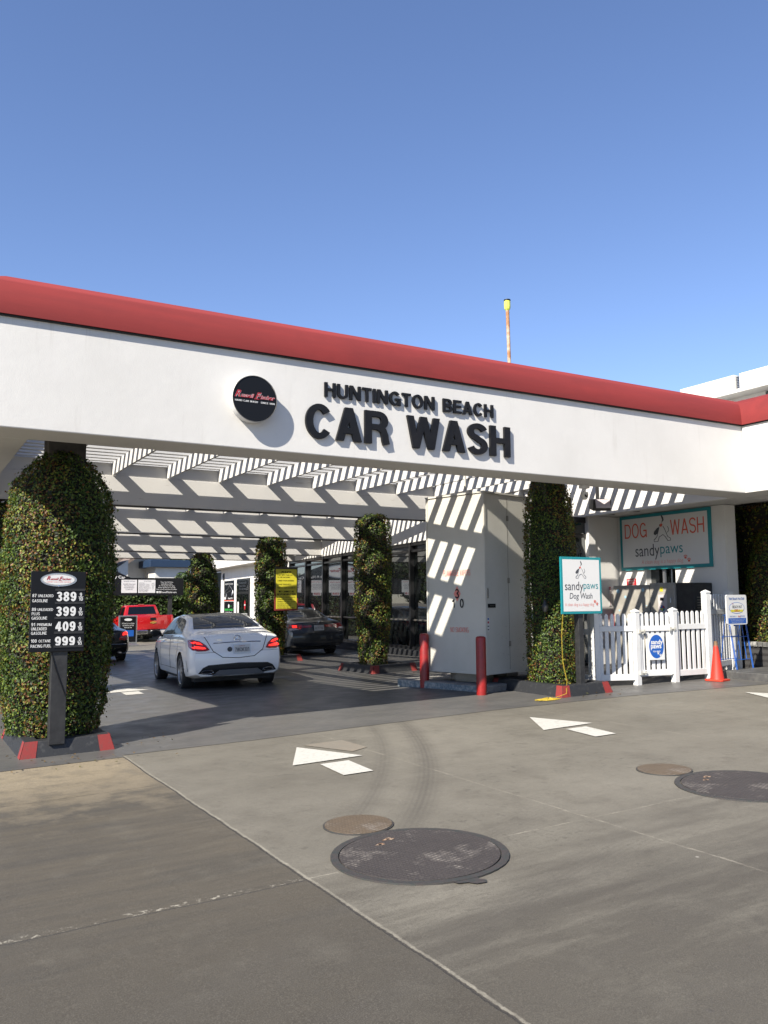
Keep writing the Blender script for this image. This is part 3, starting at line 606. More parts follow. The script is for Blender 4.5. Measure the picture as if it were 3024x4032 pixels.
def leaves(name, P, Nn, size, pal, wts, parent, seed=0, clump=None, droop=.3):
    r = np.random.default_rng(seed); n = len(P)
    Nn = Nn+r.normal(0, .55, (n, 3)); Nn[:, 2] += .25; Nn /= np.linalg.norm(Nn, axis=1)[:, None]
    T = r.normal(0, 1, (n, 3)); T[:, 2] -= droop; T -= Nn*(T*Nn).sum(1)[:, None]; T /= np.linalg.norm(T, axis=1)[:, None]
    B = np.cross(Nn, T); sz = size*r.uniform(.6, 1.35, n)[:, None]
    c = P+Nn*r.uniform(-.004, .03, n)[:, None]
    v = np.stack([c-T*sz*.55, c-T*sz*.1+B*sz*.36+Nn*sz*.14, c+T*sz*.55-Nn*sz*.1, c-T*sz*.1-B*sz*.36+Nn*sz*.14], 1).reshape(-1, 3)
    idx = np.arange(n)*4
    tri = np.stack([idx, idx+2, idx+1, idx, idx+3, idx+2], 1).reshape(-1)
    me = bpy.data.meshes.new(name); me.vertices.add(4*n); me.vertices.foreach_set('co', v.ravel().astype(np.float32))
    me.loops.add(6*n); me.loops.foreach_set('vertex_index', tri.astype(np.int32)); me.polygons.add(2*n); me.polygons.foreach_set('loop_start', np.arange(2*n, dtype=np.int32)*3); me.polygons.foreach_set('loop_total', np.full(2*n, 3, dtype=np.int32))
    me.update(calc_edges=True)
    k = r.choice(len(pal), n, p=wts/wts.sum())
    if clump is not None:   # colour drifts in clumps
        m = clump > .55; k2 = r.choice([3, 4, 5, 2], n, p=[.30, .34, .14, .22]); k = np.where(m & (r.random(n) < .5), k2, k); k3 = r.choice([0, 1, 2], n, p=[.45, .35, .2]); k = np.where((clump < .42) & (r.random(n) < .6), k3, k) if len(pal) > 5 else k
    col = pal[k]*r.uniform(.60, 1.12, (n, 1)); col = np.clip(np.repeat(np.c_[col, np.ones(n)], 4, 0), 0, 1)
    at = me.color_attributes.new('leafcol', 'FLOAT_COLOR', 'POINT'); at.data.foreach_set('color', col.ravel().astype(np.float32))
    me.materials.append(M['leaf']); me.validate(); o = bpy.data.objects.new(name, me); return link(o, parent)
def lump(x, y, z, s, sd):
    return (np.sin(x*s+sd)*np.cos(y*s*1.1+sd*2)+np.sin(z*s*1.3+sd*3+x)*np.cos(x*s*.7-z*s+sd))*.5
def ivy_column(cx, cy, prof, n, size, label, seed, group='ivy covered columns'):
    zb = gh(cx, cy); t = thing('ivy_column', label, 'ivy column', (cx, cy, zb), 0, group)
    zs = np.array([p[0] for p in prof])-zb; rs = np.array([p[1] for p in prof]); o_ = np.argsort(zs); zs, rs = zs[o_], rs[o_]
    r = np.random.default_rng(seed); zz = r.uniform(zs[0]-.02, zs[-1], n*2); keep = r.random(n*2) < (np.interp(zz, zs, rs)/rs.max())**.8; zz = zz[keep][:n]; m = len(zz)
    a = r.uniform(0, 2*np.pi, m); rad = np.interp(zz, zs, rs); lm = lump(np.cos(a)*rad, np.sin(a)*rad, zz, 7, seed)
    rad = rad*(1+.05*lm)+.020*lump(np.cos(a)*rad, np.sin(a)*rad, zz, 23, seed+1)-np.abs(r.normal(0, .034, m))
    # a few shoots stand out
    sh_ = r.random(m) < .04; rad = np.where(sh_, rad+r.uniform(.01, .075, m), rad)
    P = np.stack([rad*np.cos(a), rad*np.sin(a), zz], 1); dr = np.gradient(rs, zs); N = np.stack([np.cos(a), np.sin(a), -np.interp(zz, zs, dr)*.7], 1); N /= np.linalg.norm(N, axis=1)[:, None]
    # top cap
    nt_ = int(n*.05); ra = rs[-1]*np.sqrt(r.random(nt_)); aa = r.uniform(0, 2*np.pi, nt_); P2 = np.stack([ra*np.cos(aa), ra*np.sin(aa), zs[-1]+.04*(1-(ra/rs[-1])**2)+r.normal(0, .02, nt_)], 1)
    P = np.r_[P, P2]; N = np.r_[N, np.tile([0, 0, 1.], (nt_, 1))]
    cl = lump(P[:, 0]*1., P[:, 1], P[:, 2], 5.5, seed+5)*.6+.5+.12*np.sin(P[:, 2]*17+P[:, 0]*11)
    leaves('foliage', P, N, size, PAL_IVY, W_IVY, t, seed, cl)
    k = 28; v = []; f = []
    Z = np.linspace(zs[0]-.05, zs[-1]-.03, 30)
    for i, z in enumerate(Z):
        for j in range(k):
            b = 2*math.pi*j/k; rr = float(np.interp(z, zs, rs))*(1+.02*math.sin(5*b+z*4))-.095; v.append((rr*math.cos(b), rr*math.sin(b), z))
    for i in range(29):
        for j in range(k): f.append((i*k+j, i*k+(j+1) % k, (i+1)*k+(j+1) % k, (i+1)*k+j))
    f.append(tuple(range(29*k, 30*k))); MB().add(v, f).build('stems', M['core'], t, smooth=True)
    return t
pA = [(3.38, .22), (3.33, .30), (3.22, .39), (3.03, .52), (2.85, .57), (2.64, .60), (2.06, .635), (1.47, .625), (.89, .585), (.5, .545), (.21, .48)]
ivy_column(1.66, 10.45, pA, 42000, .031, 'very thick ivy column at the far left behind the fuel price sign', 1)
pD = [(3.62, .22), (3.49, .29), (3.27, .36), (2.86, .40), (2.3, .405), (1.47, .395), (.64, .39), (.36, .375)]
ivy_column(9.2, 10.45, pD, 24000, .031, 'ivy column beside the cream fuel cabinet and the dog wash post sign', 2)
pC = [(3.50, .30), (3.44, .36), (3.3, .40), (2.5, .41), (1.5, .39), (.8, .34), (.30, .30)]
ivy_column(9.13, 16.2, pC, 14000, .036, 'slim ivy column between the dark grey car and the cream cabinet', 3)
pB = [(3.38, .34), (3.28, .40), (2.8, .44), (2.1, .46), (1.2, .44), (.2, .36)]
ivy_column(9.07, 21.9, pB, 9000, .05, 'ivy column carrying the yellow notice board', 4)
pE = [(3.20, .30), (3.1, .36), (2.8, .45), (2.2, .52), (1.4, .58), (.1, .55)]
ivy_column(8.95, 27.6, pE, 7000, .06, 'farthest ivy column in front of the white rear wing', 6)
for k, y in enumerate((16.2, 21.9, 27.6)):
    ivy_column(1.66, y, [(a, b*.9) for a, b in pA], 5000, .06, ['ivy column of the left row, second from the street', 'ivy column of the left row, third from the street', 'ivy column of the left row, farthest from the street'][k], 10+k)
ivy_column(14.85, 10.15, [(3.1, .2), (2.95, .42), (2.6, .56), (2.2, .66), (1.6, .72), (1.0, .70), (.7, .62)], 15000, .036, 'clipped round ivy hedge at the right edge behind the blue rack', 21)
ivy_column(15.5, 10.75, [(3.5, .7), (3.1, .76), (.6, .76)], 6000, .05, 'tall shaded ivy hedge against the black brick at the right edge', 22)
# ------------------------------------------------------------ planter kerbs
def planter(x0, x1, y0, y1, label, h=.19):
    cx, cy = (x0+x1)/2, (y0+y1)/2; t = thing('planter_kerb', label, 'planter kerb', (cx, cy, gh(cx, cy)), 0, 'black and red planter kerbs'); b = .055; w = .16
    hx, hy = (x1-x0)/2, (y1-y0)/2; zc = gh(cx, cy)
    def G(x, y): return gh(cx+x, cy+y)-zc-.02
    o4 = [(-hx, -hy), (hx, -hy), (hx, hy), (-hx, hy)]; t4 = [(-hx+b, -hy+b), (hx-b, -hy+b), (hx-b, hy-b), (-hx+b, hy-b)]; i4 = [(x*(1-w/hx), y*(1-w/hy)) for x, y in t4]
    v = [(x, y, G(x, y)) for x, y in o4]+[(x, y, G(x, y)+h) for x, y in t4]+[(x, y, G(x, y)+h) for x, y in i4]+[(x, y, G(x, y)+h-.06) for x, y in i4]
    f = [(a, (a+1) % 4, 4+(a+1) % 4, 4+a) for a in range(4)]+[(4+a, 4+(a+1) % 4, 8+(a+1) % 4, 8+a) for a in range(4)]+[(8+a, 8+(a+1) % 4, 12+(a+1) % 4, 12+a) for a in range(4)]
    MB().add(v, f).build('kerb', M['kerbblack'], t, bevel=.012)
    MB().add(v[12:], [(0, 1, 2, 3)]).build('soil', M['soil'], t)
    e = .004
    for k in range(4):
        A, T = Vector(v[k]), Vector(v[4+k]); mb = MB()
        for s, oth in ((1, (k+1) % 4), (0, (k-1) % 4)):
            A2, T2 = Vector(v[oth]), Vector(v[4+oth]); d = (A2-A).normalized()*.16; d2 = (T2-T).normalized()*.13
            nn = (d.cross(T-A)).normalized()*(1 if s else -1); off = nn*e
            p = [A+off, A+d+off, T+d2+off, T+off]; p = p if s else p[::-1]
            out = Vector((A.x, A.y, 0)).normalized()*.0
            mb.add(p, [(0, 1, 2, 3)])
        top = [T, T+(Vector(v[4+(k+1) % 4])-T).normalized()*.13, T+(Vector(v[4+(k-1) % 4])-T).normalized()*.13]
        mb.build('red_corner', M['kerbred'], t)
    return t
planter(1.2, 2.18, 9.66, 11.4, 'planter kerb at the far left under the fuel price sign, with a chipped red corner')
planter(8.68, 9.72, 9.66, 11.44, 'planter kerb at the foot of the dog wash post sign, beside the yellow rope')
planter(8.72, 9.85, 15.5, 17.1, 'planter kerb in stripes of sun between the dark grey car and the bollards')
planter(8.5, 9.7, 21.1, 22.8, 'planter kerb partly hidden behind the white saloon, below the yellow notice')
planter(8.4, 9.5, 26.8, 28.4, 'farthest planter kerb of the middle row')
for k, y in enumerate((16.2, 21.9, 27.6)): planter(1.18, 2.18, y-.8, y+.8, ['planter kerb of the left row, second from the street', 'planter kerb of the left row, third from the street', 'planter kerb of the left row, farthest from the street'][k])
r_ = np.random.default_rng(77); Pl = []
for cx_, cy_, sx_, sy_, n_ in ((1.7, 9.2, .7, .35, 26), (1.7, 9.85, .45, .08, 60), (9.2, 9.5, .6, .25, 16), (9.2, 9.86, .45, .07, 60), (2.6, 10.0, .5, .5, 14), (9.3, 15.4, .8, .4, 20)):
    for _ in range(n_):
        x_, y_ = r_.normal(cx_, sx_*.5), r_.normal(cy_, sy_*.6); ins_ = any(a < x_ < b and 9.86 > y_ > 9.74 for a, b in ((1.3, 2.1), (8.8, 9.6))); Pl.append((x_, y_, gh(x_, y_)+(.145 if ins_ else .012)))
lo_ = leaves('fallen_leaves', np.array(Pl), np.tile([0, 0, 3.], (len(Pl), 1)), .032, np.array([(.14, .08, .025), (.20, .12, .03), (.08, .05, .02), (.10, .10, .03)]), np.array([.3, .3, .2, .2]), None, 78); tag(lo_, kind='stuff')
# ------------------------------------------------------------ bollards
def bollard(x, y, r, h, label):
    z = gh(x, y); t = thing('bollard', label, 'bollard', (x, y, z), 0, 'red steel bollards')
    MB().lathe([(r, -.03), (r, h-.03), (r*.92, h-.012), (r*.7, h), (.001, h+.006)], 32).build('post', M['bollard'], t, smooth=True)
    return t
bollard(7.93, 12.28, .080, .92, 'red bollard at the left corner of the cream cabinet, splashed with sun')
bollard(8.02, 10.78, .080, .91, 'red bollard in front of the cream cabinet, nearest to the street')
bollard(9.35, 12.9, .07, .70, 'red bollard standing behind the cream cabinet, seen under it')
bollard(-.35, 13.2, .08, .95, 'red bollard at the left edge, mostly hidden by the thick ivy column')
t = thing('rubber_bin_base', 'black round base with a rubber rim at the left edge behind the ivy', 'bin base', (-.15, 12.4, gh(-.15, 12.4)))
MB().lathe([(.001, .0), (.30, 0), (.31, .22), (.33, .24), (.33, .30), (.30, .32), (.26, .34), (.001, .34)], 40).build('base', M['black'], t, smooth=True)
# ------------------------------------------------------------ fuel cabinet (rotated)
ca = R(14); ux = Vector((math.cos(ca), math.sin(ca), 0)); uy = Vector((-math.sin(ca), math.cos(ca), 0))
t = thing('fuel_cabinet', 'tall cream steel cabinet marked FLAMMABLE VAPORS and NO SMOKING beside the red bollards', 'cabinet', (8.33, 11.05, gh(8.4, 11.5)), ca)
z0 = .27; H = 3.24
cb = MB().box(0, 1.25, 0, 1.28, z0, H).build('body', M['cabinet'], t, bevel=.01)
mb = MB(); mb.box(-.012, .03, -.014, -.002, z0-.01, H+.01); mb.box(-.014, -.002, .0, .03, z0-.01, H+.01); mb.box(-.013, -.002, 1.26, 1.29, z0-.2, H); mb.box(-.014, -.002, .03, 1.26, z0-.005, z0+.025); mb.box(.03, 1.25, -.012, -.002, z0-.005, z0+.02); mb.box(-.02, 1.27, -.02, 1.30, H+.002, H+.03); mb.build('trim', M['cabinet'], t)
MB().box(.62, .624, -.004, -.001, z0+.05, H-.05).build('seam', M['steel'], t)
bs = MB(); bs.box(-.15, 1.35, -.12, 1.9, -.04, .11); bs.build('concrete_base', M['concrete'], t, bevel=.02)
M['bluechip'] = pbr('chipped_blue_paint', (.10, .14, .17), .6, col2=(.32, .33, .31), ns=14, lo=.42, hi=.6)
mb = MB(); mb.box(-.153, -.151, -.1, 1.88, -.03, .09); mb.build('base_paint', M['bluechip'], t)
mb = MB(); mb.box(.15, .55, .3, .8, .11, z0-.002); mb.box(.8, 1.1, .2, .9, .11, z0-.002); mb.box(.3, .5, .85, 1.05, .11, z0-.002); mb.build('pump_box', M['steel'], t, bevel=.01)
Lx, Ly = Vector((0, -1, 0)), ZP   # left face, seen from -x
text('warning_text', 'FLAMMABLE VAPORS', M['palered'], t, (-.004, .60, 1.93), Lx, Ly, w=.60, h=.10, bold=-.005)
text('warning_text', 'NO SMOKING', M['palered'], t, (-.004, .56, .98), Lx, Ly, w=.40, h=.085, bold=-.005)
MB().prism([(0, -.13), (.078, 0), (0, .13), (-.078, 0)], .002, Vector((-.002, .60, 1.58)), Lx, Ly).build('hazard_diamond', M['palered'], t)
text('hazard_number', '3', M['black'], t, (-.005, .60, 1.58), Lx, Ly, h=.16, bold=.01)
text('hazard_number', '1', M['black'], t, (-.004, .69, 1.42), Lx, Ly, h=.15, bold=.005); text('hazard_number', '0', M['black'], t, (-.004, .50, 1.42), Lx, Ly, h=.15, bold=.005)
panel('name_plate', M['black'], t, (0, -.002, 0), XP, ZP, .06, .26, 1.345, 1.41, .004); text('plate_text', 'OPERATED', M['steel'], t, (.16, -.006, 1.378), XP, ZP, w=.12, h=.02)
panel('card_sticker', M['white'], t, (0, -.002, 0), XP, ZP, .035, .085, .96, 1.19, .003)
for k, c in enumerate((M['blue'], M['redprint'], M['greytext'], M['greytext'])): panel('card_mark', c, t, (0, -.005, 0), XP, ZP, .042, .078, 1.145-.055*k, (1.18 if k < 2 else 1.165)-.055*k, .001)
rnd = random.Random(8); mb = MB()
for k in range(60):
    x, z = (rnd.gauss(.68, .2), rnd.gauss(.62, .16)) if k < 34 else (rnd.uniform(.1, 1.15), rnd.uniform(.35, 2.2)); a = rnd.uniform(-.6, 1.6); l = rnd.uniform(.004, .03)
    if 0 < x < 1.2: mb.prism([(0, 0), (l, .001), (l*.8, .003), (0, .0025)], .001, Vector((x, -.001, z)), Vector((math.cos(a), 0, math.sin(a))), Vector((-math.sin(a), 0, math.cos(a))))
mb.build('scuff_marks', M['greytext'], t)
for z in (.7, 1.75, 2.8): bx('hinge', .60, .645, -.016, -.002, z, z+.09, M['steel'], t, .003)
bx('latch', .03, .055, -.03, -.002, 1.50, 1.66, M['steel'], t, .004)
MB().tube([(.25, .6, H), (.25, .6, H+1.0)], .02, 10).build('vent_pipe', M['cabinet'], t, smooth=True)
# rusty vent pipe above the roof
t = thing('vent_stack', 'rusty vent pipe with a yellow green cap rising above the red roof edge', 'pipe', (9.06, 11.15, 3.3))
MB().tube([(-.015, 0, 1.05), (-.05, 0, 3.44)], .031, 12).build('pipe', M['rust'], t, smooth=True)
MB().lathe([(.03, 3.37), (.05, 3.40), (.056, 3.44), (.056, 3.535), (.05, 3.545), (.001, 3.545)], 8, M=Matrix.Translation((-.05, 0, 0))).build('cap', M['hivis'], t)
MB().lathe([(.054, 3.546), (.060, 3.55), (.058, 3.568), (.001, 3.572)], 16, M=Matrix.Translation((-.05, 0, 0))).build('lid', M['black'], t)
# ------------------------------------------------------------ camera and floodlight under the soffit
t = thing('security_camera', 'small white dome security camera hanging under the canopy fascia', 'camera', (9.25, 9.66, ZB))
bx('mount', -.07, .07, -.05, .05, -.05, -.001, M['white'], t, .008); MB().tube([(0, 0, -.05), (0, 0, -.11)], .02, 10).build('stem', M['white'], t)
MB().lathe([(.001, -.10), (.055, -.11), (.06, -.15), (.05, -.20), (.03, -.225), (.001, -.23)], 24).build('dome', M['cabinet'], t, smooth=True)
MB().lathe([(.001, .001), (.028, 0), (.028, .01)], 16, M=Matrix.Translation((-.02, -.055, -.17)) @ Matrix.Rotation(R(80), 4, 'X')).build('lens', M['black'], t)
t = thing('floodlight', 'dark square floodlight fixed beside the ivy column under the canopy', 'lamp', (10.9, 11.0, 3.42), R(-30))
MB().prism([(0, 0), (.30, .05), (.36, -.12), (.05, -.20)], .32, Vector((-.16, -.18, 0)), Vector((0, 1, 0)), ZP).build('housing', M['darkmetal'], t, bevel=.01)
MB().prism([(-.13, -.165), (.13, -.165), (.13, .0), (-.13, .0)], .006, Vector((0, -.185, .0)), XP, Vector((0, .3, 1)).normalized()).build('lens', M['lampclear'], t)
bx('bracket', -.02, .02, .1, .2, 0, .30, M['darkmetal'], t)
# ------------------------------------------------------------ fuel price sign
gz_ = gh(1.6, 9.8)
t = thing('fuel_price_sign', 'black fuel price sign with white numbers on a post before the thick ivy', 'price sign', (1.53, 9.66, gz_+.10))
bx('post', -.045, .12, .0, .12, .02, 1.30, M['darkmetal'], t, .006)
SX = Vector((1, 0, -.004)).normalized(); SZ = Vector((.0, .0, 1)); O = Vector((0, -.012, 1.43))
panel('board', M['black'], t, O, SX, SZ, -.28, .28, -.43, .43, .012, .012, .004)
F1 = O+Vector((0, -.012, 0))
mb = MB(); mb.prism(ellipse(48, .185, .072, 0, .34), .004, F1, SX, SZ); mb.build('logo_rim', M['alloy'], t)
mb = MB(); mb.prism(ellipse(48, .168, .060, 0, .34), .0055, F1, SX, SZ); mb.build('logo_plate', M['white'], t)
mb = MB(); mb.prism(ellipse(48, .165, .057, 0, .34), .0060, F1, SX, SZ); mb.build('logo_line', M['black'], t)
mb = MB(); mb.prism(ellipse(48, .162, .054, 0, .34), .0065, F1, SX, SZ); mb.build('logo_field', M['white'], t)
script(t, F1+SZ*.346, SX, SZ, .255, M['redprint'], None, 'LUXURY CAR CARE CENTERS', M['palered'], lift=.0072)
rows = [(.205, '389', ['87', 'UNLEADED', 'GASOLINE']), (.045, '399', ['89', 'UNLEADED', 'PLUS', 'GASOLINE']), (-.115, '409', ['91', 'PREMIUM', 'UNLEADED', 'GASOLINE']), (-.275, '999', ['100', 'OCTANE', 'RACING FUEL'])]
for i, (z, pr, ls) in enumerate(rows):
    text('price_digits', pr, M['white'], t, F1+SX*(.082)+SZ*(z-.045), SX, SZ, w=.205, h=.100, bold=.025)
    text('fraction', '9', M['white'], t, F1+SX*.232+SZ*(z-.024), SX, SZ, h=.040, bold=.006); text('fraction', '10', M['white'], t, F1+SX*.232+SZ*(z-.072), SX, SZ, w=.045, h=.038, bold=.006)
    panel('fraction_bar', M['white'], t, F1, SX, SZ, .208, .258, z-.050, z-.046, .002)
    y = z-.035 if len(ls) == 3 else z-.022
    text('grade_text', ls[0], M['white'], t, F1+SX*-.262+SZ*y, SX, SZ, h=.034, ax=0, bold=.006)
    w1 = {'UNLEADED': .155, 'PREMIUM': .145, 'OCTANE': .12}[ls[1]]
    text('grade_text', ls[1], M['white'], t, F1+SX*(-.262+(.057 if len(ls[0]) == 2 else .078))+SZ*(y-.002), SX, SZ, w=w1, h=.028, ax=0, bold=.006)
    for k, s in enumerate(ls[2:]): text('grade_text', s, M['white'], t, F1+SX*-.262+SZ*(y-(.046 if len(ls) > 3 else .055)*(k+1)), SX, SZ, w={'PLUS': .08, 'RACING FUEL': .205}.get(s, .155), h=.031, ax=0, bold=.006)
for i, z in enumerate((.246, .093, -.067, -.225, -.372)):
    if i == 0: z = .235
    panel('track', M['darkmetal'], t, F1, SX, SZ, -.032, .272, z-.014, z+.010, .008)
MB().lathe([(.001, .012), (.010, .010), (.013, 0)], 16, M=Matrix.Translation(F1+SZ*.272) @ Matrix.Rotation(R(90), 4, 'X')).build('screw', M['chrome'], t)
MB().tube([(-.05, -.006, 1.0), (.0, -.008, .82), (.05, -.008, .68), (.11, -.006, .52)], .004, 6).build('cable', M['black'], t)
# ------------------------------------------------------------ dog logo drawn as strokes
def dogmark(parent, O, X, Y, s, mo, mr, lift):
    X, Y = Vector(X).normalized(), Vector(Y).normalized(); N = X.cross(Y); O = Vector(O)+N*lift
    P = lambda q: O+X*(q[0]*s)+Y*(q[1]*s)
    mb = MB()
    def stroke(pts, r): mb.tube([P(q) for q in pts], r*s, 6)
    stroke([(-.06, .30), (-.12, .10), (-.20, -.12), (-.33, -.22), (-.32, -.28), (-.16, -.28), (-.10, -.13), (.06, -.06), (.16, -.14), (.26, -.28), (.38, -.27), (.36, -.19), (.26, -.14), (.14, .12), (.08, .22)], .010)
    stroke([(.24, .0), (.30, .05), (.30, .14), (.26, .20)], .010)
    mb.build('dog_outline', mo, parent)
    e = MB(); e.prism([(-.10+.05*0, .20), (-.18, .18), (-.32, .06), (-.34, -.02), (-.27, -.06), (-.18, -.02), (-.12, .10)][::-1], .001, O, X*s, Y*s)
    e.prism([(.02, .62), (.10, .52), (.12, .42), (.04, .36), (.0, .30), (.05, .44), (.0, .56)][::-1], .001, O, X*s, Y*s)
    e.build('dog_ears', mo, parent)
    MB().prism([(-.04, .20), (.02, .22), (.06, .28), (.0, .33), (-.07, .27)], .001, O, X*s, Y*s).build('dog_nose', mr, parent)
def paws(parent, O, X, Y, s, m, lift=.004):
    X, Y = Vector(X).normalized(), Vector(Y).normalized(); N = X.cross(Y); mb = MB()
    for ox, oy in ((0, .35), (.75, -.25)):
        for cx, cy, a, b in ((0, 0, .26, .20), (-.30, .30, .09, .12), (-.1, .42, .09, .12), (.13, .42, .09, .12), (.32, .28, .09, .12)): mb.prism(ellipse(12, a*s, b*s, (cx+ox)*s, (cy+oy)*s), .0008, Vector(O)+N*lift, X, Y)
    mb.build('paw_prints', m, parent)
# post sign
t = thing('dog_wash_sign', 'white portrait sign with teal border, reading Dog Wash, on a post beside the ivy', 'sign', (9.17, 9.76, .38))
bx('post', -.05, .05, -.02, .08, -.04, 1.12, M['darkmetal'], t, .006)
O = Vector((0, -.045, 1.49)); panel('board', M['teal'], t, O, XP, ZP, -.418, .418, -.437, .437, .012, .012, .003)
F1 = O+Vector((0, -.012, 0)); panel('face', M['white'], t, F1, XP, ZP, -.378, .378, -.397, .397, .002)
F2 = F1+Vector((0, -.002, 0))
dogmark(t, F2+Vector((-.02, 0, .195)), XP, ZP, .30, M['greytext'], M['salmon'], .001)
text('sign_text', 'sandy', M['greytext'], t, F2+Vector((-.345, 0, -.03)), XP, ZP, w=.375, h=.175, ax=0, ay=.5, lift=.002)
text('sign_text', 'paws', M['teal'], t, F2+Vector((.035, 0, -.035)), XP, ZP, w=.305, h=.115, ax=0, ay=.5, lift=.002)
text('sign_text', 'Dog Wash', M['greytext'], t, F2+Vector((-.02, 0, -.175)), XP, ZP, w=.47, h=.115, shear=.15, lift=.002)
text('sign_text', 'A clean dog is a happy dog', M['palered'], t, F2+Vector((-.055, 0, -.30)), XP, ZP, w=.60, h=.062, shear=.15, bold=-.01, lift=.002)
paws(t, F2+Vector((.26, 0, -.28)), XP, ZP, .06, M['salmon'])
# wall sign (on the alcove side wall, faces -x)
t = thing('dog_wash_wall_sign', 'large landscape DOG WASH sign with teal border on the shaded white alcove wall', 'sign', (13.78, 12.10, 2.86))
WX, WY = Vector((0, -1, 0)), ZP; O = Vector((-.005, 0, 0))
panel('board', M['teal'], t, O, WX, WY, -1.19, 1.19, -.59, .59, .035, 0, .004); F1 = O+Vector((-.035, 0, 0)); panel('face', M['white'], t, F1, WX, WY, -1.12, 1.12, -.52, .52, .003); F2 = F1+Vector((-.003, 0, 0))
text('sign_text', 'DOG', M['salmon'], t, F2+WX*-.735+WY*.255, WX, WY, w=.62, h=.31, lift=.002, bold=-.01); text('sign_text', 'WASH', M['salmon'], t, F2+WX*.625+WY*.255, WX, WY, w=.84, h=.31, lift=.002, bold=-.01)
dogmark(t, F2+WX*-.03+WY*.16, WX, WY, .62, M['greytext'], M['salmon'], .001)
text('sign_text', 'sandy', M['greytext'], t, F2+WX*-.76+WY*-.22, WX, WY, w=.66, h=.33, ax=0, lift=.002); text('sign_text', 'paws', M['teal'], t, F2+WX*-.08+WY*-.235, WX, WY, w=.58, h=.22, ax=0, lift=.002)
text('sign_text', 'A clean dog is a happy dog', M['palered'], t, F2+WX*-.05+WY*-.44, WX, WY, w=1.10, h=.11, shear=.15, bold=-.01, lift=.002); paws(t, F2+WX*.56+WY*-.42, WX, WY, .11, M['salmon'])
# small wall signs
t = thing('shut_off_sign', 'red EMERGENCY SHUT-OFF SWITCH sign under the large wall sign', 'sign', (13.775, 13.04, 2.0)); panel('plate', M['redprint'], t, (0, 0, 0), WX, WY, -.135, .135, -.095, .095, .006)
for k, s in enumerate(('EMERGENCY', 'SHUT-OFF', 'SWITCH')): text('sign_text', s, M['white'], t, (-.006, 0, .055-.055*k), WX, WY, w=.21 if k == 0 else .17, h=.036, bold=.02)
t = thing('extinguisher_sign', 'narrow vertical FIRE EXTINGUISHER sign on the alcove back wall', 'sign', (13.48, 13.395, 1.72)); panel('plate', M['white'], t, (0, 0, 0), XP, ZP, -.036, .036, -.21, .21, .005); panel('band', M['redprint'], t, (0, -.005, 0), XP, ZP, -.03, .03, .14, .205, .001)
text('sign_text', 'FIRE', M['white'], t, (0, -.007, .172), XP, ZP, w=.048, h=.03); text('sign_text', '\n'.join('EXTINGUISHER'), M['redprint'], t, (0, -.005, -.035), XP, ZP, w=.022, h=.33, bold=.02)
t = thing('fire_extinguisher', 'red fire extinguisher hanging on the alcove wall behind the picket fence', 'extinguisher', (13.55, 13.28, .95))
MB().lathe([(.001, 0), (.07, .005), (.075, .03), (.075, .36), (.05, .41), (.022, .43), (.022, .45), (.001, .45)], 20).build('cylinder', M['redprint'], t, smooth=True)
mb = MB(); mb.box(-.05, .03, -.015, .015, .45, .48); mb.box(-.09, .0, -.01, .01, .50, .515); mb.tube([(.02, 0, .46), (.09, -.02, .42), (.10, -.03, .25), (.08, -.04, .1)], .010, 8); mb.build('valve_and_hose', M['black'], t)
t = thing('outlet_box', 'small grey outlet box on the wall left of the steel dog wash machine', 'outlet', (13.775, 13.2, 1.45)); panel('box', M['steel'], t, (0, 0, 0), WX, WY, -.035, .035, -.06, .06, .04); panel('cover', M['alloy'], t, (-.04, 0, 0), WX, WY, -.03, .03, -.05, .05, .006)
# dog wash machine: steel box and control box (faces -x)
M['machine'] = pbr('satin_stainless', (.36, .34, .30), .4, metal=0, col2=(.26, .245, .21), ns=2)
t = thing('dog_wash_machine', 'shaded stainless steel dog wash unit behind the picket fence, with bubbles and a control panel', 'dog wash machine', (13.2, 12.0, .32))
zt = 1.62
bx('tub_cabinet', -.02, .55, .02, 1.0, 0, zt, M['machine'], t, .01); bx('control_cabinet', -.02, .50, -.62, .0, 0, zt+.03, M['machine'], t, .01); bx('side_cabinet', .02, .55, -1.05, -.63, 0, zt+.02, M['darkmetal'], t, .01)
for k in range(6): bx('louvre', .1, .35, -1.062, -1.052, 1.1+.05*k, 1.12+.05*k, M['steel'], t)
FX = Vector((-.022, 0, 0))
panel('instruction_panel', M['lampclear'], t, FX+Vector((0, -.32, 1.2)), WX, WY, -.11, .11, -.28, .22, .003); panel('panel_slot', M['black'], t, FX+Vector((-.003, -.32, 1.2)), WX, WY, -.06, .03, .10, .16, .002); panel('yellow_sticker', M['yellow'], t, FX+Vector((0, -.30, 1.52)), WX, WY, -.04, .04, -.04, .05, .002)
for k, c in enumerate((M['redprint'], M['blue'], M['yellow'], M['teal'])):
    a = R(90*k); MB().prism([(0, 0)]+[(.055*math.cos(a+R(b)), .055*math.sin(a+R(b))) for b in (0, 30, 60, 90)], .002, FX+Vector((-.003, -.32, 1.15)), WX, WY).build('dial_sector', c, t)
MB().tube([(-.02, -.55, 1.35), (-.06, -.55, 1.34), (-.06, -.55, 1.26)], .012, 8).build('handle', M['alloy'], t)
rnd = random.Random(2); M['bubble'] = pbr('pale_blue_print', (.30, .48, .58), .3); mb = MB()
for (y, z, r) in ((.86, 1.50, .045), (.66, 1.38, .03), (.18, 1.52, .04), (.84, 1.10, .022), (.62, .92, .03), (.60, 1.0, .015), (.30, .90, .016), (.05, .92, .026), (.10, 1.2, .012), (.9, .75, .02)): mb.prism(ellipse(16, r, r), .001, FX+Vector((0, y, z)), WX, WY)
mb.build('bubble_stickers', M['bubble'], t)
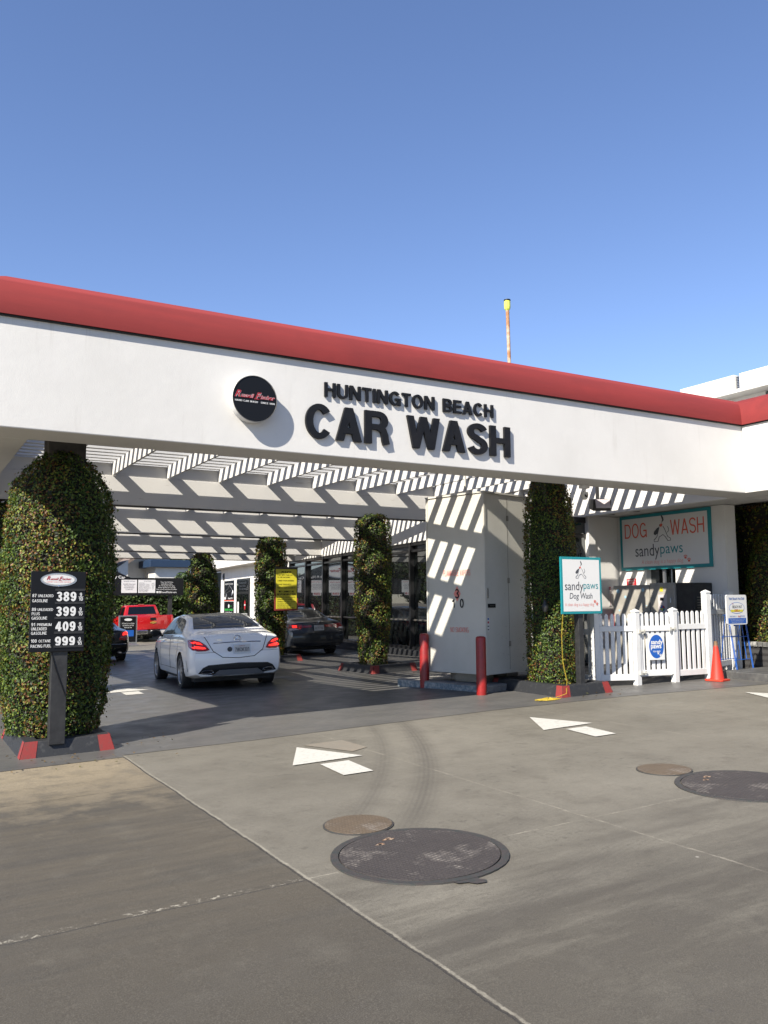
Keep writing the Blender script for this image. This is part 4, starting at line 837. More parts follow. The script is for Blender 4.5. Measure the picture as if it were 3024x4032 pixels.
# ------------------------------------------------------------ picket fence
fen = []
def post(t, x, y, h, w=.10, z=None):
    z = gh(x, y) if z is None else z; mb = MB(); a = w/2; mb.box(x-a, x+a, y-a, y+a, z, z+h-.04); c = a+.008
    v = [(x-c, y-c, z+h-.04), (x+c, y-c, z+h-.04), (x+c, y+c, z+h-.04), (x-c, y+c, z+h-.04), (x-c, y-c, z+h-.02), (x+c, y-c, z+h-.02), (x+c, y+c, z+h-.02), (x-c, y+c, z+h-.02), (x, y, z+h+.02)]
    mb.add(v, [(0, 3, 2, 1), (0, 1, 5, 4), (1, 2, 6, 5), (2, 3, 7, 6), (3, 0, 4, 7), (4, 5, 8), (5, 6, 8), (6, 7, 8), (7, 4, 8)]); mb.build('post', M['whitepl'], t, bevel=.003)
def fpanel(t, A, B, h, n, zr, rails=True, low=.10):
    A, B = Vector((*A, 0)), Vector((*B, 0)); d = (B-A); L = d.length; d.normalize(); nn = Vector((d.y, -d.x, 0)); ang = math.atan2(d.y, d.x)
    zA, zB = gh(A.x, A.y), gh(B.x, B.y)
    def Mt(s): p = A+d*s; return Matrix.Translation((p.x, p.y, zA+(zB-zA)*s/L)) @ Matrix.Rotation(ang, 4, 'Z')
    def rail(z, hh, th=.022):
        mb = MB(); mb.box(0, L, -th, th, z, z+hh, M=Mt(0)); mb.build('rail', M['whitepl'], t, bevel=.004)
    rail(low, .10, .026); rail(zr, .09, .026)
    for k in range(n):
        s = L*(k+.5)/n; w = .032; a = MB()
        a.prism([(-w, low+.101), (w, low+.101), (w, zr-.001), (-w, zr-.001)], .02, Vector((s, .01, 0)), XP, ZP)
        a.prism([(-w, zr+.091), (w, zr+.091), (w, h-.035), (w*.45, h), (-w*.45, h), (-w, h-.035)], .02, Vector((s, .01, 0)), XP, ZP)
        a.v = [tuple(Mt(0) @ Vector(p)) for p in a.v]; a.build('picket', M['whitepl'], t, bevel=.003)
p0, p1, p2, p3, p4, p5 = (9.98, 12.6), (10.02, 10.33), (10.70, 10.08), (11.48, 9.97), (12.31, 9.95), (13.45, 10.35)
t = thing('picket_fence', 'low white picket fence panel receding beside the sandypaws post sign', 'fence'); t['group'] = 'white picket fence panels'
post(t, *p1, 1.26); fpanel(t, p0, p1, 1.20, 9, .86)
t = thing('picket_fence', 'low white picket fence panel left of the gate with the round blue sign', 'fence'); t['group'] = 'white picket fence panels'
post(t, *p2, 1.24); a = Vector((*p1, 0)); b = Vector((*p2, 0)); u = (b-a).normalized(); fpanel(t, (a+u*.05)[:2], (b-u*.05)[:2], 1.19, 6, .90)
t = thing('picket_gate', 'white picket gate with hinges and a blue oval sign', 'gate')
a = Vector((*p2, 0)); b = Vector((*p3, 0)); u = (b-a).normalized(); g0, g1 = a+u*.075, b-u*.075
fpanel(t, g0[:2], g1[:2], 1.19, 6, .88, low=.14)
for q in (g0, g1):
    z = gh(q.x, q.y); bx('gate_stile', q.x-.022, q.x+.022, q.y-.03, q.y+.03, z+.14, z+.97, M['whitepl'], t, bevel=.003)
for q, zz in ((g0, .88), (g0, .20), (g1, .90)):
    z = gh(q.x, q.y)+zz; mb = MB(); mb.tube([(q.x-.07, q.y-.06, z), (q.x+.06, q.y-.065, z)], .016, 8); mb.box(q.x-.08, q.x-.04, q.y-.075, q.y-.045, z-.03, z+.03); mb.box(q.x+.02, q.x+.06, q.y-.075, q.y-.045, z-.03, z+.03); mb.build('hinge' if zz != .90 else 'latch', M['cabinet'], t)
t2 = thing('gate_sign', 'white square board with a blue oval sandy paws logo fixed on the picket gate', 'sign', ((g0+g1)/2+Vector((-.03, -.045, gh(11, 10)+.62)))[:], math.atan2(u.y, u.x))
panel('board', M['white'], t2, (0, 0, 0), XP, ZP, -.165, .165, -.22, .22, .006); MB().prism(ellipse(40, .15, .195), .002, Vector((0, -.006, 0)), XP, ZP).build('oval', M['blue'], t2)
text('sign_text', 'sandy', M['white'], t2, (.01, -.008, .065), XP, ZP, w=.25, h=.10, bold=.03, lift=.0015); text('sign_text', 'paws', M['white'], t2, (-.01, -.008, -.015), XP, ZP, w=.22, h=.085, bold=.03, lift=.0015); text('sign_text', 'DOG WASH', M['white'], t2, (.0, -.008, -.08), XP, ZP, w=.15, h=.025, bold=.02, lift=.0015); paws(t2, (.03, -.008, -.14), XP, ZP, .06, M['white'], .0015)
t = thing('picket_fence', 'low white picket fence panel between the gate and the tall post behind the traffic cone', 'fence'); t['group'] = 'white picket fence panels'
post(t, *p3, 1.24); a = Vector((*p3, 0)); b = Vector((*p4, 0)); u = (b-a).normalized(); fpanel(t, (a+u*.05)[:2], (b-u*.055)[:2], 1.19, 6, .88)
t = thing('picket_fence', 'taller white picket fence panel between two tall posts behind the blue rack', 'fence'); t['group'] = 'white picket fence panels'
post(t, *p4, 1.52, .11); post(t, *p5, 1.50, .11); a = Vector((*p4, 0)); b = Vector((*p5, 0)); u = (b-a).normalized(); fpanel(t, (a+u*.055)[:2], (b-u*.055)[:2], 1.46, 8, 1.10, low=.17)
# ------------------------------------------------------------ sidewalk, low brick planter, cone, rack, rope
def slab(name, x0, x1, y0, y1, dz, m, cat=None):
    v = []
    for z in (-.05, dz): v += [(x, y, gh(x, y)+z) for x, y in ((x0, y0), (x1, y0), (x1, y1), (x0, y1))]
    return MB().add(v, [(3, 2, 1, 0), (4, 5, 6, 7), (0, 1, 5, 4), (1, 2, 6, 5), (2, 3, 7, 6), (3, 0, 4, 7)]).build(name, m, bevel=.015)
M['walk'] = pbr('black_painted_sidewalk', (.055, .055, .055), .6, col2=(.11, .108, .10), ns=5, bs=50, bstr=.3)
tag(slab('pavement', 12.50, 19, -2, 9.85, .13, M['walk']), kind='structure')
t = thing('brick_planter', 'low black brick planter with a pale worn top course at the right edge', 'planter', (0, 0, 0))
w_ = MB().box(14.15, 14.35, -1, 10.7, .2, .74); w_.build('wall', M['blackbrick'], t)
M['capping'] = pbr('worn_capping_brick', (.10, .10, .095), .7, col2=(.42, .41, .38), ns=8, lo=.5, hi=.62)
mb = MB()
y = -1.
while y < 10.6: mb.box(14.12, 14.38, y, y+.085, .742, .83); y += .1
mb.build('capping', M['capping'], t, bevel=.008); bx('soil', 14.36, 17, -1, 10.7, .3, .76, M['soil'], t)
cx, cy = 12.1, 9.62; t = thing('traffic_cone', 'worn dirty orange traffic cone in front of the tall fence post', 'traffic cone', (cx, cy, gh(cx, cy)+.004), R(12))
bs = MB().prism([(-.16, -.13), (-.13, -.16), (.13, -.16), (.16, -.13), (.16, .13), (.13, .16), (-.13, .16), (-.16, .13)], .03, Vector((0, 0, 0)), XP, YP); bs.build('base', M['orange'], t, bevel=.006)
q = NT('cone_dirty'); s = q.n('ShaderNodeSeparateXYZ', {0: q.obj()}); dirt = q.noise(7, 6, .75, vec=q.n('ShaderNodeMapping', {'Vector': q.obj(), 'Scale': (1, 1, .6)}).outputs[0])
c = q.mix(q.ramp(dirt, .56, .66), (.45, .026, .012), (.09, .028, .018)); c = q.mix(q.ramp(s.outputs[2], .56, .60), c, (.14, .08, .04)); q.set('Base Color', c); q.set('Roughness', .5); M['cone'] = q.m
MB().lathe([(.115, .030), (.110, .05), (.032, .62), (.030, .66), (.022, .66), (.026, .60), (.09, .06)], 40).build('body', M['cone'], t, smooth=True)
t = thing('wire_rack', 'blue wire stand holding a white deli notice beside the tall picket fence', 'rack', (13.05, 9.80, gh(13, 9.7)+.13), R(8))
mb = MB(); r_ = .0065
def wire(*p): mb.tube(p, r_, 6)
for x in (-.26, .26):
    wire((x, -.02, 0), (x*1.0, .10, .95), (x*1.0, .13, .98), (x, .16, .95), (x, .30, 0))
    wire((x-.03 if x < 0 else x+.03, -.02, .0), (x-.03 if x < 0 else x+.03, .10, .95))
for z in (.16, .56, .94): wire((-.29, .0+.1*z, z), (.29, .0+.1*z, z)); wire((-.29, .28-.1*z, z), (.29, .28-.1*z, z))
for x in (-.04, .14): wire((x, .02, .16), (x, .10, .94))
mb.build('wire_frame', M['blue'], t, smooth=True)
t = thing('deli_notice', 'white notice board with rounded corners for a beach deli on top of the blue rack', 'notice board', (12.80, 9.70, gh(13, 9.7)+.13), R(4))
RP = []
for cx, cy, a0 in ((.26, .44, 0), (-.26, .44, 90), (-.26, -.0, 180), (.26, .0, 270)):
    RP += [(cx+.04*math.cos(R(a0+b)), .82+cy+.04*math.sin(R(a0+b))) for b in (0, 30, 60, 90)]
MB().prism(RP, .02, Vector((0, .02, 0)), XP, ZP).build('board', M['white'], t)
MB().prism(ellipse(36, .225, .10, 0, 1.07), .0015, Vector((0, 0, 0)), XP, ZP).build('oval_line', M['blue'], t); MB().prism(ellipse(36, .215, .092, 0, 1.07), .0022, Vector((0, 0, 0)), XP, ZP).build('oval', M['white'], t); MB().prism([(-.17, 1.0), (.17, 1.0), (.19, 1.04), (-.19, 1.04)], .003, Vector((0, 0, 0)), XP, ZP).build('sand', M['yellow'], t)
for s, m, x, z, w, h in (('Visit Beach Hut Deli', 'blue', 0, 1.235, .46, .042), ('BEACH HUT', 'greytext', .01, 1.09, .28, .045), ('DELI', 'redprint', .0, 1.025, .14, .045), ('The', 'redprint', -.12, 1.145, .05, .025), ('and get a        Drink!', 'blue', 0, .925, .44, .036), ('free', 'redprint', .055, .925, .075, .034)): text('notice_text', s, M[m], t, (x, -.0, z), XP, ZP, w=w, h=h, lift=.004, bold=.01)
panel('blue_band', M['blue'], t, (0, 0, 0), XP, ZP, -.26, .26, .80, .895, .0015)
for k, s in enumerate(('Enjoy a free drink with each lunch', 'with any sandwich order your', 'number of two personal sandwich')): text('notice_text', s, M['white'], t, (0, -.001, .872-.025*k), XP, ZP, w=.44-.05*k, h=.014, lift=.002)
bx('clip', -.06, .06, .018, .04, .755, .79, M['blue'], t)
# rope
t = thing('yellow_rope', 'yellow chain rope hanging from the ivy column and heaped on the ground by the kerb', 'rope', (8.8, 9.95, 0))
pts = []; P_ = [(9.08-8.8, 10.03-9.95, 1.55), (9.0-8.8, 10.0-9.95, 1.1), (8.98-8.8, 9.97-9.95, .70), (8.90-8.8, 9.80-9.95, .42), (8.72-8.8, 9.62-9.95, .26), (8.5-8.8, 9.62-9.95, .215)]
for i in range(len(P_)-1):
    for k in range(16): a = k/16; pts.append(Vector(P_[i]).lerp(Vector(P_[i+1]), a))
mb = MB(); n = len(pts)
for i in range(0, n-1):
    d = Vector((.005 if i % 2 else 0, .0 if i % 2 else .005, 0)); mb.tube([pts[i]-d, (pts[i]+pts[i+1])/2-d*1.6, pts[i+1]-d], .0017, 5); mb.tube([pts[i]+d, (pts[i]+pts[i+1])/2+d*1.6, pts[i+1]+d], .0017, 5)
rnd = random.Random(4); heap = [Vector((8.5-8.8, 9.62-9.95, .21))]; 
for k in range(170):
    a = k*.55+rnd.uniform(-.4, .4); rr = rnd.uniform(.0, 1)
    heap.append(Vector((8.36-8.8+.22*rr*math.cos(a)*1.15, 9.60-9.95+.10*rr*math.sin(a)+.02, .198+.03*(1-rr)*rnd.random())))
mb.tube(heap, .0035, 5); mb.build('rope', M['rope'], t)
# metal scraps below the hydrant style fitting on the ivy column
t = thing('wall_fitting', 'small dark ball shaped fitting on the left side of the ivy column above the rope', 'fitting', (8.82, 10.16, 1.55)); MB().lathe([(.001, -.09), (.03, -.08), (.05, -.03), (.052, .01), (.03, .05), (.02, .09), (.03, .10), (.001, .11)], 20).build('ball', M['darkmetal'], t, smooth=True); MB().tube([(0, 0, 0), (.15, .1, 0)], .014, 8).build('arm', M['darkmetal'], t)
# yellow notice on ivy column B
t = thing('yellow_notice_board', 'yellow notice headed PLEASE in a black and red frame on the ivy column', 'notice board', (9.26, 21.28, 0), R(-4))
O = Vector((0, 0, 2.0)); panel('frame', M['frame'], t, O, XP, ZP, -.33, .33, -.58, .60, .03, 0, .005)
mb = MB(); mb.prism([(-.335, -.585), (.335, -.585), (.335, -.54), (-.335, -.54)], .034, O, XP, ZP); mb.prism([(-.335, -.54), (-.30, -.54), (-.30, .0), (-.335, .0)], .034, O, XP, ZP); mb.prism([(.30, -.54), (.335, -.54), (.335, -.25), (.30, -.25)], .034, O, XP, ZP); mb.build('red_edge', M['kerbred'], t)
panel('face', M['yellow'], t, O+Vector((0, -.03, 0)), XP, ZP, -.30, .30, -.54, .54, .003)
for s, z, w, h, b in (('PLEASE', .46, .28, .055, .04), ('STAY WITH YOUR CAR', .38, .44, .032, .01), ('TO THE VACUUMS', .32, .36, .032, .01), ('LOWER YOUR ANTENNA', .225, .48, .034, .01), ('LEAVE YOUR KEYS', .125, .40, .034, .01), ('REMOVE YOUR VALUABLES', .03, .52, .034, .01), ('WE CANNOT BE', -.07, .44, .05, .04), ('RESPONSIBLE FOR', -.145, .54, .05, .04), ('ALTERED OR LOWERED VEHICLES', -.225, .52, .03, 0), ('LOOSE PARTS OR CHROME', -.285, .42, .03, 0), ("ANTENNAS THAT WON'T GO DOWN", -.345, .54, .03, 0), ('VALUABLES LEFT IN CAR', -.405, .40, .03, 0), ('PRE EXISTING DAMAGES', -.46, .40, .03, 0), ('PLEASE CHECK BELONGINGS', -.515, .50, .03, 0)):
    text('notice_text', s, M['black'], t, O+Vector((0 if b > .02 else -.26+w/2, -.033, z)), XP, ZP, w=w, h=h, bold=b, lift=.002)
# security / posters on rear wing: frame in wall coords
XW = -WD
def wthing(name, label, cat, s, z, d=0): return thing(name, label, cat, wp(s, d, z), 0)
t = wthing('poster', 'black upper poster with a car drawing and a pink bottom line on the rear wing', 'poster', 23.0, 2.0, -.018)
panel('sheet', M['black'], t, (0, 0, 0), XW, ZP, -1.15, 1.15, -.28, .78, .01)
F = -.01
text('poster_text', 'Award Win Car Company', M['white'], t, WN*.01+ZP*.60, XW, ZP, w=1.9, h=.12); mb = MB()
for pl in ([(-.9, .1), (-.6, .25), (-.2, .3), (.1, .48), (.5, .35), (.85, .2), (.9, .05)], [(-.85, .05), (-.3, .12), (.4, .2)], [(-.75, -.1), (-.6, .05), (-.5, -.1), (-.6, -.2), (-.75, -.1)], [(.6, .0), (.72, .1), (.8, 0), (.7, -.06), (.6, 0)]): mb.tube([WN*.012+XW*x+ZP*(z+.05) for x, z in pl], .018, 5)
mb.build('car_drawing', M['alloy'], t); MB().prism(ellipse(16, .22, .08, -.88, -.14), .002, WN*.01, XW, ZP).build('round_logo', M['white'], t); text('poster_text', 'Ceramic Pro', M['white'], t, WN*.01+XW*.35+ZP*-.14, XW, ZP, w=1.1, h=.10, bold=.02); panel('pink_line', M['salmon'], t, WN*.01, XW, ZP, -1.15, 1.15, -.28, -.235, .002)
t = wthing('poster', 'black lower poster with green lettering on the rear wing', 'poster', 23.0, 1.35, -.018); panel('sheet', M['black'], t, (0, 0, 0), XW, ZP, -1.12, 1.12, -.62, .34, .01)
M['green'] = pbr('green_print', (.05, .42, .08), .5)
MB().prism(ellipse(16, .16, .10, 0, .10), .002, WN*.01, XW, ZP).build('leaf_mark', M['white'], t); text('poster_text', 'synchrony', M['green'], t, WN*.01+XW*.5+ZP*.1, XW, ZP, w=.45, h=.07); text('poster_text', 'FINANCING AVAILABLE', M['green'], t, WN*.01+ZP*-.09, XW, ZP, w=1.9, h=.11, bold=.02); text('poster_text', 'Ask for Details', M['white'], t, WN*.01+ZP*-.24, XW, ZP, w=1.5, h=.11, bold=.02); panel('line', M['white'], t, WN*.01, XW, ZP, -1.1, .95, -.40, -.385, .002)
t = wthing('door_sticker_sign', 'small red and white stop shaped sticker on the dark rear door', 'sticker', 19.35, 1.5, .037); MB().prism([(-.12, -.14), (0, -.25), (.12, -.14), (.12, .14), (0, .25), (-.12, .14)], .004, Vector((0, 0, 0)), XW, ZP).build('plate', M['redprint'], t); panel('band', M['white'], t, WN*.004, XW, ZP, -.10, .10, -.02, .05, .002)
t = wthing('door_notice', 'pale blue notice low on the dark rear door', 'notice', 20.1, .95, .037); panel('sheet', M['white'], t, (0, 0, 0), XW, ZP, -.6, .55, -.3, .13, .006); panel('blue_face', M['bubble'], t, WN*.006, XW, ZP, -.5, .45, -.25, .07, .002)
t = wthing('door_list', 'narrow white notice beside the door handle of the rear door', 'notice', 20.75, 1.25, .037); panel('sheet', M['white'], t, (0, 0, 0), XW, ZP, -.12, .16, -.3, .42, .006)
text('door_text', 'We detail trucks,\nboats, trailers,\nRVs, and more', M['greytext'], dr, wp(19.85, .037, 2.45), XW, ZP, w=1.6, h=.42)
t = wthing('wall_lamp', 'small dark lamp high on the white rear wing', 'lamp', 24.2, 3.02, -.02); MB().lathe([(.001, -.2), (.06, -.2), (.1, .0), (.06, .2), (.001, .2)], 12).build('body', M['darkmetal'], t, smooth=True)
a_ = wp(17.9, .55, 0); t = thing('framed_stand', 'small black and white framed stand by the rear wing right of the door', 'sign stand', (a_.x, a_.y, gh(a_.x, a_.y)+.02), R(10)); panel('frame', M['alloy'], t, (0, 0, 0), XP, ZP, -.28, .28, .0, 1.25, .04); panel('face', M['black'], t, (0, -.04, 0), XP, ZP, -.24, .24, .05, 1.2, .003); text('stand_text', 'NOTED', M['white'], t, (0, -.043, .98), XP, ZP, w=.40, h=.16)
# ------------------------------------------------------------ cars
def interp(tab, x): return float(np.interp(x, [a for a, b in tab], [b for a, b in tab]))
def smooth_tab(tab, L, k=.18):
    xs = np.linspace(0, L, 240); ys = np.interp(xs, [a for a, b in tab], [b for a, b in tab]); n = max(1, int(k/L*240)); ker = np.hanning(n*2+1); ker /= ker.sum()
    yp = np.pad(ys, n, mode='edge'); yp[:n] = 2*ys[0]-ys[1:n+1][::-1]; yp[-n:] = 2*ys[-1]-ys[-n-1:-1][::-1]; ys = np.convolve(yp, ker, 'valid'); return list(zip(xs, ys))
def car_body(t, top, rail, belt, wid, low, L, paint, arches, Rw, crown=.045, rear_lean=.14, shoulder=.95):
    top, rail, belt, wid, low = [smooth_tab(q, L) for q in (top, rail, belt, wid, low)]
    st = sorted(set([0, .02, .05, .09, .14, .2]+list(np.linspace(.28, L-.25, 60))+[L-.18, L-.12, L-.07, L-.03, L]))
    def section(y):
        w, zb, zt, xr, zbe = interp(wid, y), interp(low, y), interp(top, y), interp(rail, y), interp(belt, y)
        zbe = min(zbe, zt-.035); zr = zt-crown*min(1, (zt-zbe)/.2+.25); xs_ = w*shoulder; xr = min(xr, xs_-.02)
        gp = lambda a: (xs_+(xr-xs_)*a+.02*math.sin(math.pi*a), zbe+(zr-zbe)*a)
        p = [(0, zb), (w*.5, zb), (w*.86, zb+.005), (w*.955, zb+.05), (w*.985, zb+.13), (w*.992, .47), (w, .56), (w*.998, .66), (w*.99, .74), (w*.982, zbe-.09 if zbe > .85 else zbe*.9), (w*.975, zbe-.035), gp(0), gp(.12), gp(.35), gp(.6), gp(.85), gp(1), (xr-.05, zr+(zt-zr)*.42), (xr*.75, zr+(zt-zr)*.72), (xr*.4, zr+(zt-zr)*.94), (0, zt)]
        return p
    def yo(y, z): 
        k = max(0, 1-y/.7); s = min(max((z-.62)/.42, 0), 1); s = s*s*(3-2*s); lo = min(max((.42-z)/.2, 0), 1)
        k2 = max(0, 1-(L-y)/.6); s2 = min(max((z-.55)/.3, 0), 1)
        return y+k*(rear_lean*s+.06*lo)-k2*(.16*s2+.03*lo)
    rows = []
    for fx, b in ((.0, .075), (.35, .066), (.65, .045), (.85, .020), (.95, .006)): rows.append([(x*fx, yo(0, z)-b, z) for x, z in section(0)])
    for y in st: rows.append([(x, yo(y, z), z) for x, z in section(y)])
    for fx, b in ((.95, .008), (.8, .03), (.5, .06), (.0, .085)): rows.append([(x*fx, yo(L, z)+b, z) for x, z in section(L)])
    v = []; n = len(rows[0]); full = 2*n-2
    for r_ in rows: v += [p for p in r_]+[(-p[0], p[1], p[2]) for p in r_[1:-1][::-1]]
    f = []
    for i in range(len(rows)-1):
        for k in range(full): f.append((i*full+k, i*full+(k+1) % full, (i+1)*full+(k+1) % full, (i+1)*full+k))
    me = bpy.data.meshes.new('body'); me.from_pydata(v, [], f); b = bmesh.new(); b.from_mesh(me); bmesh.ops.remove_doubles(b, verts=b.verts, dist=2e-4)
    bmesh.ops.recalc_face_normals(b, faces=b.faces); b.to_mesh(me); b.free()
    me.materials.append(paint); me.materials.append(M['rubber']); o = bpy.data.objects.new('body', me); link(o, t)
    dg = bpy.context.evaluated_depsgraph_get(); bv = BVHTree.FromPolygons([q.co.copy() for q in me.vertices], [tuple(p.vertices) for p in me.polygons])
    cut = MB()
    for y in arches:
        for s in (-1, 1): cut.lathe([(.001, 0), (Rw+.035, 0), (Rw+.035, .32), (.001, .32)], 40, M=Matrix.Translation((s*.62, y, Rw)) @ Matrix.Rotation(R(90*s), 4, 'Y'))
    c = cut.build('cutter', M['rubber']); b = bmesh.new(); b.from_mesh(c.data); bmesh.ops.remove_doubles(b, verts=b.verts, dist=2e-3); bmesh.ops.recalc_face_normals(b, faces=b.faces); b.to_mesh(c.data); b.free(); c.parent = t
    md = o.modifiers.new('b', 'BOOLEAN'); md.object = c; md.operation = 'DIFFERENCE'; md.solver = 'EXACT'
    try: md.material_mode = 'TRANSFER'
    except Exception: pass
    bpy.context.view_layer.update(); dg = bpy.context.evaluated_depsgraph_get(); nm = bpy.data.meshes.new_from_object(o.evaluated_get(dg)); o.modifiers.clear(); o.data = nm; bpy.data.objects.remove(c)
    nm.polygons.foreach_set('use_smooth', [True]*len(nm.polygons)); nm.set_sharp_from_angle(angle=R(32)); return o, bv
def patch(t, name, bv, poly, axis, mat, off=.004, cuts=3, thick=True):
    """polygon drawn on a side view of the car and laid onto the body surface"""
    b = bmesh.new(); tr = tessellate_polygon([[Vector((p[0], p[1], 0)) for p in poly]]); vs = [b.verts.new((p[0], p[1], 0)) for p in poly]
    for q in tr:
        try: b.faces.new([vs[i] for i in q])
        except ValueError: pass
    for _ in range(cuts):
        ed = [e for e in b.edges if e.calc_length() > .06]
        if not ed: break
        bmesh.ops.subdivide_edges(b, edges=ed, cuts=1); bmesh.ops.triangulate(b, faces=b.faces)
    org = {'rear': (lambda a, c: (Vector((a, -3, c)), Vector((0, 1, 0)))), 'front': (lambda a, c: (Vector((a, 9, c)), Vector((0, -1, 0)))), 'left': (lambda a, c: (Vector((-4, a, c)), Vector((1, 0, 0)))), 'right': (lambda a, c: (Vector((4, a, c)), Vector((-1, 0, 0)))), 'top': (lambda a, c: (Vector((a, c, 5)), Vector((0, 0, -1))))}[axis]
    bad = []
    for p in b.verts:
        o_, d = org(p.co.x, p.co.y); h = bv.ray_cast(o_, d)
        if h[0] is None: bad.append(p); continue
        nn = h[1] if h[1].dot(d) < 0 else -h[1]; p.co = h[0]+nn*off
    bmesh.ops.delete(b, geom=bad, context='VERTS'); bmesh.ops.recalc_face_normals(b, faces=b.faces)
    me = bpy.data.meshes.new(name); b.to_mesh(me); b.free(); me.materials.append(mat)
    # make normals face outwards
    if len(me.polygons):
        d = org(0, 0)[1]
        if sum(p.normal.dot(d)*p.area for p in me.polygons) > 0: me.flip_normals()
    me.polygons.foreach_set('use_smooth', [True]*len(me.polygons)); return link(bpy.data.objects.new(name, me), t)
def gpatch(t, name, bv, A, B, axis, mat, off=.005, n=26, m=16):
    """smooth window: surface lofted between edge lines A and B (lists of 2-D points) laid onto the body"""
    def along(L_, a):
        a *= len(L_)-1; i = min(int(a), len(L_)-2); u = a-i; return L_[i][0]*(1-u)+L_[i+1][0]*u, L_[i][1]*(1-u)+L_[i+1][1]*u
    org = {'rear': (lambda a, c: (Vector((a, -3, c)), Vector((0, 1, 0)))), 'left': (lambda a, c: (Vector((-4, a, c)), Vector((1, 0, 0)))), 'right': (lambda a, c: (Vector((4, a, c)), Vector((-1, 0, 0)))), 'top': (lambda a, c: (Vector((a, c, 5)), Vector((0, 0, -1))))}[axis]
    G = []
    for j in range(m+1):
        row = []
        for i in range(n+1):
            p, q = along(A, i/n), along(B, i/n); v = j/m; h = bv.ray_cast(*org(p[0]*(1-v)+q[0]*v, p[1]*(1-v)+q[1]*v)); row.append(h[0] if h[0] is not None else Vector((0, 0, -9)))
        G.append(row)
    for _ in range(5):   # relax the interior so that the pane reads as one sheet of glass
        H = [[p.copy() for p in r_] for r_ in G]
        for j in range(1, m):
            for i in range(1, n): H[j][i] = (G[j-1][i]+G[j+1][i]+G[j][i-1]+G[j][i+1])/4
        G = H
    N = (G[0][n]-G[0][0]).cross(G[m][0]-G[0][0]).normalized(); d = org(0, 0)[1]
    if N.dot(d) > 0: N = -N
    v = [p+N*off for r_ in G for p in r_]; f = [(j*(n+1)+i, j*(n+1)+i+1, (j+1)*(n+1)+i+1, (j+1)*(n+1)+i) for j in range(m) for i in range(n)]
    o = MB().add(v, f).build(name, mat, t, smooth=60)
    if sum(p.normal.dot(d)*p.area for p in o.data.polygons) > 0: o.data.flip_normals()
    return o
def seam(t, name, bv, pts, axis, mat, r=.004, n=8):
    org = {'rear': (lambda a, c: (Vector((a, -3, c)), Vector((0, 1, 0)))), 'left': (lambda a, c: (Vector((-4, a, c)), Vector((1, 0, 0)))), 'right': (lambda a, c: (Vector((4, a, c)), Vector((-1, 0, 0)))), 'top': (lambda a, c: (Vector((a, c, 5)), Vector((0, 0, -1))))}[axis]
    out = []
    for i in range(len(pts)-1):
        for k in range(n+(i == len(pts)-2)):
            a = k/n; h = bv.ray_cast(*org(pts[i][0]*(1-a)+pts[i+1][0]*a, pts[i][1]*(1-a)+pts[i+1][1]*a))
            if h[0] is not None: out.append(h[0])
    if len(out) > 1: return MB().tube(out, r, 6).build(name, mat, t, smooth=True)
def wheel(t, x, y, s, Rw, wd=.22, spokes=5, mat=None, steer=0):
    mat = mat or M['alloy']; hub = bpy.data.objects.new('wheel', None)
    Mx = Matrix.Translation((x, y, Rw)) @ Matrix.Rotation(steer, 4, 'Z') @ Matrix.Rotation(R(90*s), 4, 'Y'); ri = Rw*.70
    o = MB().lathe([(ri, -wd/2), (Rw*.93, -wd/2), (Rw*.985, -wd/2+.02), (Rw, -wd/2+.05), (Rw, wd/2-.05), (Rw*.985, wd/2-.02), (Rw*.93, wd/2), (ri, wd/2-.005)], 40, M=Mx).build('wheel', M['rubber'], t, smooth=True)
    mb = MB(); mb.lathe([(ri*1.01, wd/2-.003), (ri*.96, wd/2-.006), (ri*.93, wd/2-.03), (ri*.92, -wd/2)], 40, M=Mx); mb.lathe([(.001, wd/2-.015), (.045, wd/2-.018), (.06, wd/2-.03)], 20, M=Mx)
    for k in range(spokes):
        for da in (-.16, .16):
            a = 2*math.pi*k/spokes; A = Mx @ Matrix.Rotation(a, 4, 'Z'); p = [(.03, -.02+da*.1), (ri*.95, da*ri*.9-.014), (ri*.95, da*ri*.9+.014), (.03, .02+da*.1)]
            mb.add([A @ Vector((u, w, z)) for z in (wd/2-.05, wd/2-.018) for u, w in p], [(3, 2, 1, 0), (4, 5, 6, 7), (0, 1, 5, 4), (1, 2, 6, 5), (2, 3, 7, 6), (3, 0, 4, 7)])
    mb.build('rim', mat, o, smooth=True); MB().lathe([(.001, wd/2-.10), (ri*.93, wd/2-.10)], 24, M=Mx).build('brake_disc', M['darkmetal'], o)
    return o
def plate(t, x, y, z, tx, up=.15, w=.305, state='California', frame=True, bv=None):
    if bv is not None: y = min(bv.ray_cast(Vector((x, -3, z-up/2)), Vector((0, 1, 0)))[0].y, bv.ray_cast(Vector((x, -3, z+up/2)), Vector((0, 1, 0)))[0].y-.01)-.012
    O = Vector((x, y, z)); YT = Vector((0, .12, 1)).normalized(); pl = panel('licence_plate', M['white'], t, O, XP, YT, -w/2, w/2, -up/2, up/2, .006); fr_ = panel('plate_frame', M['alloy'], t, O+Vector((0, .002, 0)), XP, YT, -w/2-.01, w/2+.01, -up/2-.01, up/2+.01, .004)
    text('plate_number', tx, M['greytext'], pl, O-Vector((0, .007, 0))-YT*.012, XP, YT, w=w*.86, h=up*.50, bold=.0, lift=.002); text('plate_state', state, M['redprint'], pl, O-Vector((0, .007, 0))+YT*(up*.37), XP, YT, w=w*.36, h=up*.13, shear=.3, lift=.002)
def mirrorx(p): return [(-a, b) for a, b in p][::-1]
